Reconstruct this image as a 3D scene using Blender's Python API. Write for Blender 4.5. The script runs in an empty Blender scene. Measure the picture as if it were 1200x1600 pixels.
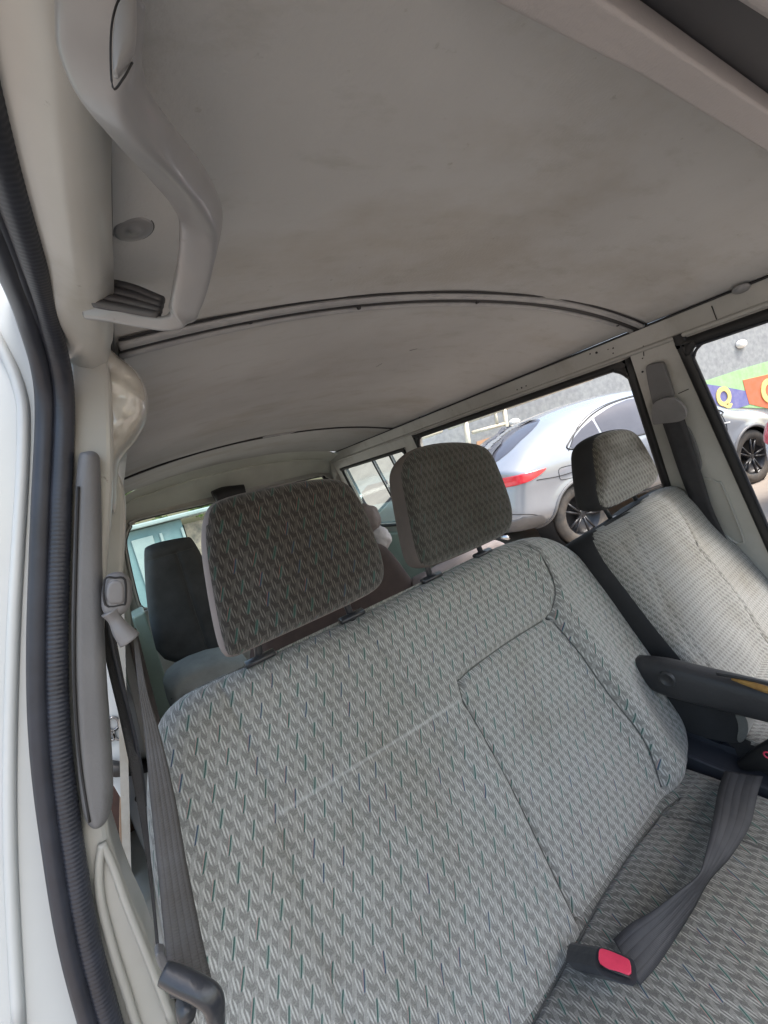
import bpy, bmesh, math, random
import numpy as np
from mathutils import Matrix, Vector, noise
from mathutils.geometry import tessellate_polygon
random.seed(7)
SC = bpy.context.scene
COL = SC.collection
GZ = -1.54                       # ground height; the camera stands at the world origin, 1.54 m up

# ------------------------------------------------------------------ camera, light, exposure
F = 635.0                        # focal length in pixels of the 1200 px wide photograph
def _n(v): return v / np.linalg.norm(v)
_uy = _n(np.array([183 - 600, 845 - 800, F]))
_ux = np.array([1535 - 600, 491 - 800, F]); _ux = _n(_ux - _uy * np.dot(_ux, _uy))
_uz = -np.cross(_uy, _ux) if np.cross(_uy, _ux)[1] > 0 else np.cross(_uy, _ux)
RW = np.array([_ux, _uy, _uz])   # camera axes (right, down, forward) -> world
cam = bpy.data.cameras.new('camera'); camo = bpy.data.objects.new('camera', cam); COL.objects.link(camo)
cam.sensor_fit = 'HORIZONTAL'; cam.sensor_width = 36; cam.lens = 36 * F / 1200
cam.clip_start = 0.01; cam.clip_end = 900
camo.matrix_world = Matrix(((RW[0][0], -RW[0][1], -RW[0][2], 0), (RW[1][0], -RW[1][1], -RW[1][2], 0),
                            (RW[2][0], -RW[2][1], -RW[2][2], 0), (0, 0, 0, 1)))
SC.camera = camo
world = bpy.data.worlds.new('World'); SC.world = world; world.use_nodes = True
wn = world.node_tree.nodes; wl = world.node_tree.links
sky = wn.new('ShaderNodeTexSky'); sky.sky_type = 'NISHITA'; sky.sun_disc = False
SUN_EL, SUN_AZ = 60.0, 148.0     # azimuth clockwise from +Y
sky.sun_elevation = math.radians(SUN_EL); sky.sun_rotation = math.radians(SUN_AZ)
sky.air_density = 1.6; sky.dust_density = 4.0; sky.ozone_density = 1.0
wn['Background'].inputs['Strength'].default_value = 0.15
wl.new(sky.outputs[0], wn['Background'].inputs['Color'])
sun = bpy.data.lights.new('sun', 'SUN'); suno = bpy.data.objects.new('sun', sun); COL.objects.link(suno)
sun.energy = 1.5; sun.angle = math.radians(20); sun.color = (1, 0.97, 0.93)
az, el = math.radians(SUN_AZ), math.radians(SUN_EL)
sd = Vector((math.sin(az) * math.cos(el), math.cos(az) * math.cos(el), math.sin(el)))
suno.rotation_euler = (-sd).to_track_quat('-Z', 'Y').to_euler()
SC.view_settings.view_transform = 'Standard'; SC.view_settings.look = 'None'
SC.view_settings.exposure = 1.52; SC.view_settings.gamma = 1; SC.view_settings.use_curve_mapping = False
SC.cycles.max_bounces = 10; SC.cycles.diffuse_bounces = 6; SC.cycles.transparent_max_bounces = 16

# ------------------------------------------------------------------ measuring helpers
def ray(px, py): return RW @ np.array([px - 600, py - 800, F])
def at(px, py, x=None, y=None, z=None):
    d = ray(px, py)
    t = x / d[0] if x is not None else (y / d[1] if y is not None else z / d[2])
    return d * t
def onp(px, py, p, nn):
    d = ray(px, py); nn = np.array(nn, float)
    return d * (np.dot(np.array(p, float), nn) / np.dot(d, nn))

# ------------------------------------------------------------------ materials
def nmat(name):
    m = bpy.data.materials.new(name); m.use_nodes = True
    return m, m.node_tree.nodes, m.node_tree.links, m.node_tree.nodes['Principled BSDF']
def mth(nt, op, a, b=None, c=None, clamp=False):
    n_ = nt.nodes.new('ShaderNodeMath'); n_.operation = op; n_.use_clamp = clamp
    for i, v in enumerate((a, b, c)):
        if v is None: continue
        if isinstance(v, (int, float)): n_.inputs[i].default_value = v
        else: nt.links.new(v, n_.inputs[i])
    return n_.outputs[0]
def mixc(nt, fac, a, b, mode='MIX'):
    n_ = nt.nodes.new('ShaderNodeMix'); n_.data_type = 'RGBA'; n_.blend_type = mode
    for k, v in ((0, fac), (6, a), (7, b)):
        if isinstance(v, (int, float)): n_.inputs[k].default_value = v
        elif isinstance(v, tuple): n_.inputs[k].default_value = (*v, 1) if len(v) == 3 else v
        else: nt.links.new(v, n_.inputs[k])
    return n_.outputs[2]
def noise_t(nt, scale, detail=4, rough=.55, co=None, stretch=None):
    tc = nt.nodes.new('ShaderNodeTexCoord'); v = co or tc.outputs['Object']
    if stretch:
        mp = nt.nodes.new('ShaderNodeMapping'); mp.inputs['Scale'].default_value = stretch
        nt.links.new(v, mp.inputs[0]); v = mp.outputs[0]
    n_ = nt.nodes.new('ShaderNodeTexNoise'); n_.inputs['Scale'].default_value = scale
    n_.inputs['Detail'].default_value = detail; n_.inputs['Roughness'].default_value = rough
    nt.links.new(v, n_.inputs['Vector'])
    return n_.outputs['Fac']
def ramp(nt, fac, lo, hi):
    n_ = nt.nodes.new('ShaderNodeMapRange'); n_.inputs[1].default_value = lo; n_.inputs[2].default_value = hi
    nt.links.new(fac, n_.inputs[0]); return n_.outputs[0]
def bump(nt, h, strength, dist, bsdf):
    b = nt.nodes.new('ShaderNodeBump'); b.inputs['Strength'].default_value = strength; b.inputs['Distance'].default_value = dist
    nt.links.new(h, b.inputs['Height']); nt.links.new(b.outputs[0], bsdf.inputs['Normal'])
def simple(name, col, rough=.5, metal=0, col2=None, nscale=8, bmp=0, bscale=60, spec=.5, coat=0, stretch=None):
    m, N, L, b = nmat(name); nt = m.node_tree
    b.inputs['Roughness'].default_value = rough; b.inputs['Metallic'].default_value = metal
    b.inputs['Specular IOR Level'].default_value = spec; b.inputs['Coat Weight'].default_value = coat
    if col2 is None: col2 = tuple(c * .82 for c in col)
    f = ramp(nt, noise_t(nt, nscale, 5, .6, stretch=stretch), .35, .68)
    L.new(mixc(nt, f, col, col2), b.inputs['Base Color'])
    if bmp: bump(nt, noise_t(nt, bscale, 3), bmp, .002, b)
    return m

def fabric(name, lo, hi, dirt, s=1.0, contrast=1.0, dirtlo=.42, dirthi=.62, teal=.8):
    """woven upholstery: staggered blocks of slanted pale bars, pinstripes, teal / red / blue dashes"""
    m, N, L, b = nmat(name); nt = m.node_tree
    uv = N.new('ShaderNodeUVMap'); uv.uv_map = 'UVMap'
    sx = N.new('ShaderNodeSeparateXYZ'); L.new(uv.outputs[0], sx.inputs[0])
    def band(x, a, c, soft=.03):
        return mth(nt, 'MULTIPLY', ramp(nt, x, a - soft, a + soft), mth(nt, 'SUBTRACT', 1.0, ramp(nt, x, c - soft, c + soft)))
    P, Q = .0152 * s, .0636 * s
    wob1 = mth(nt, 'MULTIPLY', mth(nt, 'SUBTRACT', noise_t(nt, 9, 2, .5, co=uv.outputs[0]), .5), .010)
    wob2 = mth(nt, 'MULTIPLY', mth(nt, 'SUBTRACT', noise_t(nt, 11, 2, .5, co=uv.outputs[0], stretch=(1.1, .9, 3)), .5), .012)
    uu, vv = mth(nt, 'ADD', sx.outputs[0], wob1), mth(nt, 'ADD', sx.outputs[1], wob2)
    sk = mth(nt, 'DIVIDE', mth(nt, 'SUBTRACT', uu, mth(nt, 'MULTIPLY', vv, .478)), P)
    iu = mth(nt, 'FLOOR', sk); fu = mth(nt, 'SUBTRACT', sk, iu)
    v = mth(nt, 'ADD', mth(nt, 'DIVIDE', vv, Q), mth(nt, 'MULTIPLY', iu, .5))
    iv = mth(nt, 'FLOOR', v); fv = mth(nt, 'SUBTRACT', v, iv)
    cx = N.new('ShaderNodeCombineXYZ'); L.new(iu, cx.inputs[0]); L.new(iv, cx.inputs[1])
    wnz = N.new('ShaderNodeTexWhiteNoise'); wnz.noise_dimensions = '2D'; L.new(cx.outputs[0], wnz.inputs['Vector'])
    rnd = wnz.outputs['Value']
    t2 = mth(nt, 'FRACT', mth(nt, 'MULTIPLY', v, 2.0))
    # slanted bars follow the weft, pinstripes follow the dashes
    fs = mth(nt, 'FRACT', mth(nt, 'DIVIDE', uu, .0038 * s))
    blk = mth(nt, 'MULTIPLY', band(fu, .26, 1.02, .02), band(mth(nt, 'FRACT', mth(nt, 'ADD', mth(nt, 'MULTIPLY', t2, 2.0), mth(nt, 'MULTIPLY', fu, 1.1))), .06, .64, .05))
    bars = mth(nt, 'MULTIPLY', band(fs, .22, .70, .09), blk)
    fine = noise_t(nt, 700 / s, 2, .6, co=uv.outputs[0]); fl = ramp(nt, fine, .35, .65)
    spots = mth(nt, 'MULTIPLY', mth(nt, 'SUBTRACT', 1.0, blk), ramp(nt, noise_t(nt, 420 / s, 2, .6, co=uv.outputs[0]), .46, .56))
    pins = mth(nt, 'MULTIPLY', band(mth(nt, 'FRACT', mth(nt, 'MULTIPLY', fu, 9.0)), .3, .75, .08), mth(nt, 'MULTIPLY', band(fu, .0, .42, .02), band(t2, .0, .80, .02)))
    on2 = mth(nt, 'LESS_THAN', fv, .5)
    dash = mth(nt, 'MULTIPLY', mth(nt, 'MULTIPLY', band(fu, .10, .235, .02), band(t2, .02, .62, .02)), on2)
    dash3 = mth(nt, 'MULTIPLY', mth(nt, 'MULTIPLY', band(fu, .24, .30, .02), band(t2, .10, .55, .02)), on2)
    dash2 = mth(nt, 'MULTIPLY', mth(nt, 'MULTIPLY', band(fu, .01, .07, .02), band(t2, .08, .66, .02)), on2)
    base = mixc(nt, fl, tuple(c * .72 for c in lo), tuple(c * 1.08 for c in lo))
    c1 = mixc(nt, mth(nt, 'MULTIPLY', spots, .38 * contrast), base, tuple(c * .62 for c in lo))
    c1 = mixc(nt, mth(nt, 'MULTIPLY', bars, contrast), c1, hi)
    c1 = mixc(nt, mth(nt, 'MULTIPLY', pins, .8 * contrast), c1, hi)
    tealc = mixc(nt, mth(nt, 'GREATER_THAN', rnd, .86), (.014, .085, .072), (.018, .05, .11))
    c1 = mixc(nt, mth(nt, 'MULTIPLY', dash, teal), c1, tealc)
    c1 = mixc(nt, mth(nt, 'MULTIPLY', dash3, teal * .45), c1, (.10, .30, .25))
    c1 = mixc(nt, mth(nt, 'MULTIPLY', mth(nt, 'MULTIPLY', dash2, mth(nt, 'GREATER_THAN', mth(nt, 'FRACT', mth(nt, 'MULTIPLY', rnd, 7.3)), .35)), teal * .65), c1,
              mixc(nt, mth(nt, 'GREATER_THAN', mth(nt, 'FRACT', mth(nt, 'MULTIPLY', rnd, 3.1)), .35), (.07, .19, .16), (.36, .13, .12)))
    pile = ramp(nt, noise_t(nt, 520, 3, .7), .38, .62); c1 = mixc(nt, mth(nt, 'MULTIPLY', pile, .30), c1, mixc(nt, 1.0, c1, (.45, .45, .45), 'MULTIPLY'))
    d = ramp(nt, noise_t(nt, 3.2, 5, .6), dirtlo, dirthi)
    c1 = mixc(nt, d, c1, mixc(nt, 1.0, c1, dirt, 'MULTIPLY'))
    L.new(c1, b.inputs['Base Color'])
    b.inputs['Roughness'].default_value = .93; b.inputs['Specular IOR Level'].default_value = .15
    b.inputs['Sheen Weight'].default_value = .25; b.inputs['Sheen Roughness'].default_value = .5
    hh = mth(nt, 'ADD', mth(nt, 'MULTIPLY', mth(nt, 'ADD', bars, pins), .6), mth(nt, 'MULTIPLY', fl, .7))
    bump(nt, hh, .5, .0008, b)
    return m

M = {}
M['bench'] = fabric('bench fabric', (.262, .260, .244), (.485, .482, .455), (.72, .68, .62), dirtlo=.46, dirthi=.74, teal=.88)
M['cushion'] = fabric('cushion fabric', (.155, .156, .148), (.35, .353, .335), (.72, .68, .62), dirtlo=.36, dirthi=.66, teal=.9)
M['headrest'] = fabric('headrest fabric', (.060, .057, .054), (.160, .154, .146), (.72, .66, .6), teal=.8)
M['headrest_plain'] = fabric('headrest fabric greyer', (.060, .059, .053), (.115, .113, .104), (.7, .66, .6), teal=.35)
M['driver'] = fabric('driver fabric', (.185, .185, .175), (.38, .38, .365), (.78, .74, .68), s=.8, teal=.2)
M['driver_head'] = fabric('driver headrest fabric', (.15, .145, .13), (.33, .325, .30), (.35, .32, .28), teal=.2, dirtlo=.5, dirthi=.6)
M['seamdark'] = simple('seam piping cloth', (.10, .10, .095), .9)
M['side_vinyl'] = simple('mauve grey side cloth', (.24, .205, .20), .75, col2=(.17, .145, .14), bmp=.3, bscale=400)
M['side_brown'] = simple('brown grey side cloth', (.13, .11, .10), .85, col2=(.09, .08, .075), bmp=.3, bscale=400)
M['frame_dark'] = simple('car window rubber', (.02, .02, .022), .4)
M['black_cloth'] = simple('black side cloth', (.022, .022, .024), .85, col2=(.012, .012, .013), bmp=.3, bscale=300)
M['liner'] = simple('roof lining vinyl', (.48, .48, .472), .72, col2=(.41, .405, .395), nscale=2.6, bmp=.25, bscale=220)
def _stain(m, col, sc, lo, hi, stretch=(1, 1, 1), k=.6):
    nt = m.node_tree; b = nt.nodes['Principled BSDF']; src = b.inputs['Base Color'].links[0].from_socket
    f = mth(nt, 'MULTIPLY', ramp(nt, noise_t(nt, sc, 6, .65, stretch=stretch), lo, hi), k)
    nt.links.new(mixc(nt, f, src, mixc(nt, 1.0, src, col, 'MULTIPLY')), b.inputs['Base Color'])
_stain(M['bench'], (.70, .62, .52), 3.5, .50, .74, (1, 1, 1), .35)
_stain(M['liner'], (.76, .69, .60), 2.2, .50, .68, (1, 2, 1), .55)
_stain(M['liner'], (.62, .58, .52), 48, .66, .74, (1, 1.6, 1), .55)
_stain(M['liner'], (.80, .78, .74), 9, .56, .72, (1, 3, 1), .6)
M['liner_rib'] = simple('roof bow plastic', (.36, .36, .36), .4, col2=(.27, .27, .28), nscale=20)
M['gap'] = simple('dark gap', (.02, .02, .022), .7)
M['visor'] = simple('pale visor vinyl', (.42, .39, .38), .6, col2=(.36, .34, .335), nscale=3, bmp=.35, bscale=260)
M['visor_shade'] = simple('dark visor shadow', (.045, .047, .055), .6)
M['cream'] = simple('cream painted metal', (.43, .428, .405), .32, col2=(.36, .355, .33), nscale=5, bmp=.15, bscale=25, coat=.3)
M['headerpaint'] = simple('pale green grey header paint', (.60, .62, .55), .35, col2=(.50, .51, .45), nscale=4)
M['greenpaint'] = simple('green grey inner paint', (.33, .40, .34), .4, col2=(.26, .32, .27), nscale=5)
_stain(M['cream'], (.60, .53, .42), 7, .54, .72, (1, 1, .6), .6)
_stain(M['cream'], (.35, .31, .26), 70, .68, .74, (1, 1, .7), .7)
M['cream_gloss'] = simple('crinkled glossy cream paint', (.56, .545, .50), .14, col2=(.36, .33, .28), nscale=16, bmp=1, bscale=38, coat=.9)
M['white'] = simple('white body paint', (.47, .50, .52), .35, col2=(.42, .45, .47), nscale=3, coat=.5)
M['rubber'] = simple('door seal rubber', (.028, .032, .045), .42, col2=(.02, .022, .03), nscale=30)
M['black'] = simple('black rubber', (.012, .012, .013), .5)
M['trim'] = simple('grey pillar trim', (.155, .155, .16), .5, col2=(.12, .12, .125), nscale=6, bmp=.2, bscale=300)
M['handle'] = simple('grey handle plastic', (.27, .27, .275), .36, col2=(.22, .22, .225), nscale=7, coat=.25)
M['handle_dark'] = simple('dark ribbed rubber', (.06, .06, .065), .5)
M['plastic'] = simple('belt anchor plastic', (.21, .205, .21), .4, col2=(.17, .165, .17), nscale=12)
M['web'] = simple('belt webbing', (.082, .08, .082), .7, col2=(.065, .06, .058), nscale=30, bmp=.6, bscale=500)
def webbing_mat(m):
    nt = m.node_tree; b = nt.nodes['Principled BSDF']; src = b.inputs['Base Color'].links[0].from_socket
    uv = nt.nodes.new('ShaderNodeUVMap'); uv.uv_map = 'UVMap'; sx = nt.nodes.new('ShaderNodeSeparateXYZ'); nt.links.new(uv.outputs[0], sx.inputs[0])
    st = mth(nt, 'ABSOLUTE', mth(nt, 'SINE', mth(nt, 'MULTIPLY', sx.outputs[0], 5 * math.pi)))
    tw = mth(nt, 'ABSOLUTE', mth(nt, 'SINE', mth(nt, 'ADD', mth(nt, 'MULTIPLY', sx.outputs[1], 1500), mth(nt, 'MULTIPLY', sx.outputs[0], 20))))
    nt.links.new(mixc(nt, mth(nt, 'MULTIPLY', ramp(nt, st, .0, .35), 1.0), mixc(nt, 1.0, src, (.62, .62, .62), 'MULTIPLY'), src), b.inputs['Base Color'])
    bump(nt, mth(nt, 'ADD', st, mth(nt, 'MULTIPLY', tw, .5)), .6, .0008, b)
webbing_mat(M['web'])
M['weblap'] = simple('charcoal lap webbing', (.050, .050, .054), .65, col2=(.038, .038, .042), nscale=30)
webbing_mat(M['weblap'])
M['webdark'] = simple('dark webbing', (.03, .03, .034), .6, col2=(.02, .02, .024), nscale=40, bmp=.5, bscale=500)
M['darkplastic'] = simple('dark glossy plastic', (.03, .032, .038), .28, col2=(.045, .046, .05), nscale=25, bmp=.2, bscale=120)
M['navy'] = simple('navy grey moulded plastic', (.035, .038, .048), .38, col2=(.028, .03, .038))
M['red'] = simple('pink red release button', (.75, .06, .12), .35, col2=(.62, .04, .09), nscale=40)
M['chrome'] = simple('chromed post', (.6, .6, .6), .2, 1)
M['foam'] = simple('torn yellow foam', (.42, .25, .07), .95, col2=(.25, .13, .04), nscale=50, bmp=1, bscale=150)
M['arm'] = simple('black armrest vinyl', (.04, .04, .042), .45, col2=(.028, .028, .03), bmp=.3, bscale=160)
M['seat_dark'] = simple('charcoal seat cloth', (.085, .087, .088), .9, col2=(.04, .041, .041), nscale=5)
M['seat_grey'] = simple('grey seat cloth', (.36, .38, .365), .9, col2=(.28, .30, .285), nscale=12)
M['seat_brown'] = simple('brown seat cloth', (.075, .052, .045), .9, col2=(.05, .036, .032), nscale=12)
M['pale_cloth'] = simple('pale plush cloth', (.55, .52, .52), .95, col2=(.44, .42, .42), nscale=14, bmp=.8, bscale=90)
M['floor'] = simple('cabin floor mat', (.16, .14, .13), .85, col2=(.10, .09, .085), nscale=9, bmp=.4, bscale=90)
M['ground'] = simple('sandy ground', (.34, .29, .245), .95, col2=(.25, .21, .175), nscale=1.3, bmp=.8, bscale=18)
M['tyre'] = simple('tyre rubber', (.045, .042, .04), .75, col2=(.10, .085, .07), nscale=9)
M['rim'] = simple('black alloy', (.03, .03, .033), .3, .3)
M['silver'] = simple('silver blue car paint', (.30, .315, .34), .25, .3, col2=(.27, .285, .31), nscale=2, coat=.9)
M['carwhite'] = simple('white car paint', (.78, .79, .80), .2, col2=(.72, .73, .75), nscale=2, coat=.9)
M['carteal'] = simple('pale teal car paint', (.30, .42, .45), .2, .2, col2=(.26, .37, .40), nscale=2, coat=.9)
M['carglass'] = simple('tinted car glass', (.07, .072, .09), .12, col2=(.095, .098, .12), nscale=1.5, spec=.35, coat=0)
M['cladding'] = simple('grey lower cladding', (.16, .16, .165), .5)
M['lamp_red'] = simple('red tail lamp', (.60, .012, .03), .15, col2=(.7, .03, .05), nscale=9, coat=1)
M['stone'] = simple('roughcast boundary wall', (.30, .315, .32), .95, col2=(.215, .225, .24), nscale=9, bmp=.8, bscale=30)
M['coping'] = simple('pale wall coping', (.62, .60, .55), .8)
M['pipe'] = simple('cream steel pipe', (.66, .60, .48), .5)
M['mgreen'] = simple('green mural paint', (.28, .52, .22), .8, col2=(.35, .55, .30), nscale=6)
M['mblue'] = simple('violet blue mural paint', (.12, .13, .33), .8, col2=(.20, .19, .36), nscale=6)
M['mred'] = simple('red orange mural paint', (.62, .14, .06), .8, col2=(.52, .16, .09), nscale=6)
M['morange'] = simple('orange brown mural paint', (.55, .30, .17), .8, col2=(.42, .28, .2), nscale=6)
M['myellow'] = simple('yellow mural paint', (.75, .62, .22), .8, col2=(.68, .55, .2), nscale=9)
M['mwhite'] = simple('white bulkhead lamp', (.82, .80, .77), .4)
M['teal'] = simple('teal painted sheet', (.16, .27, .29), .6, col2=(.12, .21, .23), nscale=3)
M['tealpale'] = simple('pale teal panel', (.30, .38, .38), .6, col2=(.24, .32, .33), nscale=3)
M['rubble'] = simple('brown rubble stone', (.40, .34, .27), .95, col2=(.16, .15, .13), nscale=7, bmp=1, bscale=15)
M['bark'] = simple('bark', (.12, .09, .07), .9)
M['leaf'] = simple('leaf', (.09, .16, .035), .7, col2=(.13, .20, .05), nscale=1.2)
M['wood'] = simple('weathered plank', (.30, .20, .13), .9, col2=(.09, .06, .045), nscale=9, stretch=(1, 1, .15))
M['rust'] = simple('dark red brown board', (.06, .03, .025), .9, col2=(.03, .018, .015), nscale=12)
M['metal'] = simple('aluminium frame', (.45, .46, .46), .35, .7)
M['emblem'] = simple('chrome emblem', (.25, .25, .26), .2, .9)
_stain(M['handle'], (.55, .50, .45), 40, .66, .74, (1, 1, 1), .6)
_stain(M['trim'], (.6, .58, .55), 30, .62, .72, (1, 1, .4), .5)
def glass_mat(name, tint, refl):
    m, N, L, b = nmat(name); N.remove(b)
    t = N.new('ShaderNodeBsdfTransparent'); t.inputs[0].default_value = (*tint, 1)
    g = N.new('ShaderNodeBsdfGlossy'); g.inputs['Roughness'].default_value = .03
    fr = N.new('ShaderNodeFresnel'); fr.inputs[0].default_value = 1.45
    mx = N.new('ShaderNodeMixShader'); k = mth(m.node_tree, 'MULTIPLY', fr.outputs[0], refl)
    L.new(k, mx.inputs[0]); L.new(t.outputs[0], mx.inputs[1]); L.new(g.outputs[0], mx.inputs[2])
    L.new(mx.outputs[0], N['Material Output'].inputs[0]); return m
M['glass'] = glass_mat('clear window glass', (.93, .96, .95), .8)
M['glass_teal'] = glass_mat('green tinted glass', (.80, .90, .88), .8)

# ------------------------------------------------------------------ object helpers
ROOT = {}
def thing(name, label, cat, loc=(0, 0, 0), group=None):
    o = bpy.data.objects.new(name, None); COL.objects.link(o); o.location = loc; o.empty_display_size = .1
    o['label'] = label; o['category'] = cat
    if group: o['group'] = group
    ROOT[o.name] = np.array(loc, float); return o
def tag(o, label, cat, group=None):
    o['label'] = label; o['category'] = cat
    if group: o['group'] = group
    return o
def mesh(name, verts, faces, mats, parent=None, smooth=True, midx=None, uvs=None, loc=None):
    me = bpy.data.meshes.new(name)
    V = np.array(verts, float).reshape(-1, 3)
    o = bpy.data.objects.new(name, me)
    if parent is not None: base = ROOT[parent.name]
    else: base = V.mean(0) if loc is None else np.array(loc, float)
    me.from_pydata([tuple(p) for p in (V - base)], [], [tuple(int(i) for i in f) for f in faces])
    if not isinstance(mats, (list, tuple)): mats = [mats]
    for m in mats: me.materials.append(M[m] if isinstance(m, str) else m)
    if midx is not None: me.polygons.foreach_set('material_index', np.array(midx, np.int32))
    if uvs is not None:
        ul = me.uv_layers.new(name='UVMap'); li = np.zeros(len(me.loops), np.int32); me.loops.foreach_get('vertex_index', li)
        ul.data.foreach_set('uv', np.array(uvs, np.float32)[li].ravel())
    me.polygons.foreach_set('use_smooth', [smooth] * len(me.polygons))
    me.update()
    COL.objects.link(o)
    if parent is not None: o.parent = parent
    else: o.location = base
    ROOT[o.name] = base
    return o
def fixn(o):
    bm = bmesh.new(); bm.from_mesh(o.data); bmesh.ops.remove_doubles(bm, verts=bm.verts, dist=1e-6)
    bmesh.ops.recalc_face_normals(bm, faces=bm.faces); bm.to_mesh(o.data); bm.free(); return o
def solid(o, t, off=0, bev=0, seg=2):
    m = o.modifiers.new('s', 'SOLIDIFY'); m.thickness = t; m.offset = off
    if bev:
        b = o.modifiers.new('b', 'BEVEL'); b.width = bev; b.segments = seg; b.limit_method = 'ANGLE'; b.angle_limit = math.radians(40)
    return o
def crom(pts, n=8, closed=False):
    P = np.array(pts, float); out = []; k = len(P)
    rng = range(k) if closed else range(k - 1)
    for i in rng:
        p1, p2 = P[i], P[(i + 1) % k]
        p0 = P[(i - 1) % k] if (closed or i > 0) else 2 * p1 - p2
        p3 = P[(i + 2) % k] if (closed or i < k - 2) else 2 * p2 - p1
        for t in np.arange(n) / n:
            out.append(.5 * ((2 * p1) + (-p0 + p2) * t + (2 * p0 - 5 * p1 + 4 * p2 - p3) * t * t + (-p0 + 3 * p1 - 3 * p2 + p3) * t ** 3))
    if not closed: out.append(P[-1])
    return np.array(out)
def chaikin(P, it=2):
    P = np.array(P, float)
    for _ in range(it):
        Q = np.roll(P, -1, 0); P = np.stack([.75 * P + .25 * Q, .25 * P + .75 * Q], 1).reshape(-1, P.shape[1])
    return P
def tube_vf(path, rad, n=12, up=(0, 0, 1), closed=False, sq=2.0, cap=True):
    """sweep an ellipse (rad = r or list of (r_side, r_up)) along a path"""
    P = np.array(path, float); k = len(P)
    T = np.gradient(P, axis=0) if not closed else np.roll(P, -1, 0) - np.roll(P, 1, 0)
    T /= np.linalg.norm(T, axis=1)[:, None] + 1e-12
    up = np.array(up, float)
    S = np.cross(T, up); S /= np.linalg.norm(S, axis=1)[:, None] + 1e-12
    Uv = np.cross(S, T)
    if np.isscalar(rad): rad = [(rad, rad)] * k
    elif isinstance(rad, tuple): rad = [rad] * k
    R = np.array([(r, r) if np.isscalar(r) else r for r in rad], float)
    a = np.arange(n) * 2 * math.pi / n
    ca = np.sign(np.cos(a)) * np.abs(np.cos(a)) ** (2 / sq); sa = np.sign(np.sin(a)) * np.abs(np.sin(a)) ** (2 / sq)
    V = P[:, None] + S[:, None] * (R[:, 0, None] * ca)[..., None] + Uv[:, None] * (R[:, 1, None] * sa)[..., None]
    V = V.reshape(-1, 3); Fc = []
    for i in range(k if closed else k - 1):
        for j in range(n):
            b, c = i * n, ((i + 1) % k) * n
            Fc.append((b + j, b + (j + 1) % n, c + (j + 1) % n, c + j))
    if cap and not closed:
        Fc.append(tuple(range(n))[::-1]); Fc.append(tuple((k - 1) * n + j for j in range(n)))
    return V, Fc
def join(parts):
    V, Fc, o = [], [], 0
    for v, f in parts:
        V.append(np.array(v)); Fc += [tuple(i + o for i in q) for q in f]; o += len(v)
    return np.concatenate(V), Fc
def tube(name, path, rad, mat, parent=None, **k):
    V, Fc = tube_vf(path, rad, **k); return fixn(mesh(name, V, Fc, mat, parent))
def box_vf(c, s, rot=None):
    c, s = np.array(c, float), np.array(s, float) / 2
    V = np.array([(x, y, z) for x in (-1, 1) for y in (-1, 1) for z in (-1, 1)], float) * s
    if rot is not None: V = V @ np.array(rot).T
    return V + c, [(0, 1, 3, 2), (4, 6, 7, 5), (0, 4, 5, 1), (2, 3, 7, 6), (0, 2, 6, 4), (1, 5, 7, 3)]
def box(name, c, s, mat, parent=None, rot=None, bev=.004, seg=2):
    V, Fc = box_vf(c, s, rot); o = fixn(mesh(name, V, Fc, mat, parent, smooth=False))
    if bev:
        b = o.modifiers.new('b', 'BEVEL'); b.width = bev; b.segments = seg
    return o
def bar_vf(a, b, w, up=(0, 0, 1)):
    return tube_vf([a, b], [(w, w), (w, w)], n=4, up=up)
def prism_vf(pts, n_, t):
    """closed polygon (3-D points) extruded by n_*t"""
    P = np.array(pts, float); k = len(P); nn = np.array(n_, float) * t
    tris = tessellate_polygon([[Vector(p) for p in P]])
    Fc = [tuple(f) for f in tris] + [tuple(i + k for i in f)[::-1] for f in tris]
    Fc += [(i, (i + 1) % k, (i + 1) % k + k, i + k) for i in range(k)]
    return np.concatenate([P, P + nn]), Fc
def prism(name, pts, n_, t, mat, parent=None, bev=0, seg=3, smooth=False):
    V, Fc = prism_vf(pts, n_, t); o = fixn(mesh(name, V, Fc, mat, parent, smooth=smooth))
    if bev:
        b = o.modifiers.new('b', 'BEVEL'); b.width = bev; b.segments = seg; b.limit_method = 'ANGLE'; b.angle_limit = math.radians(50)
    return o
def slab(name, px, y, t, mat, parent=None, bev=.004, sm=1):
    P = np.array([at(a, b, y=y) for a, b in px])
    if sm: P = chaikin(P, sm)
    return prism(name, P, (0, 1, 0), t, mat, parent, bev)
def ribbon(name, pairs, mat, parent=None, t=.0014, n=8, across=5):
    A = crom([p[0] for p in pairs], n); B = crom([p[1] for p in pairs], n)
    k = len(A); w = np.linspace(0, 1, across)
    V = (A[:, None] * (1 - w)[None, :, None] + B[:, None] * w[None, :, None]).reshape(-1, 3)
    Fc = [(i * across + j, i * across + j + 1, (i + 1) * across + j + 1, (i + 1) * across + j) for i in range(k - 1) for j in range(across - 1)]
    vl = np.concatenate([[0], np.cumsum(np.linalg.norm(np.diff(A, axis=0), axis=1))])
    uvs = np.stack([np.tile(w, k), np.repeat(vl, across)], 1)
    o = mesh(name, V, Fc, mat, parent, uvs=uvs); solid(o, t); return o

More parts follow.
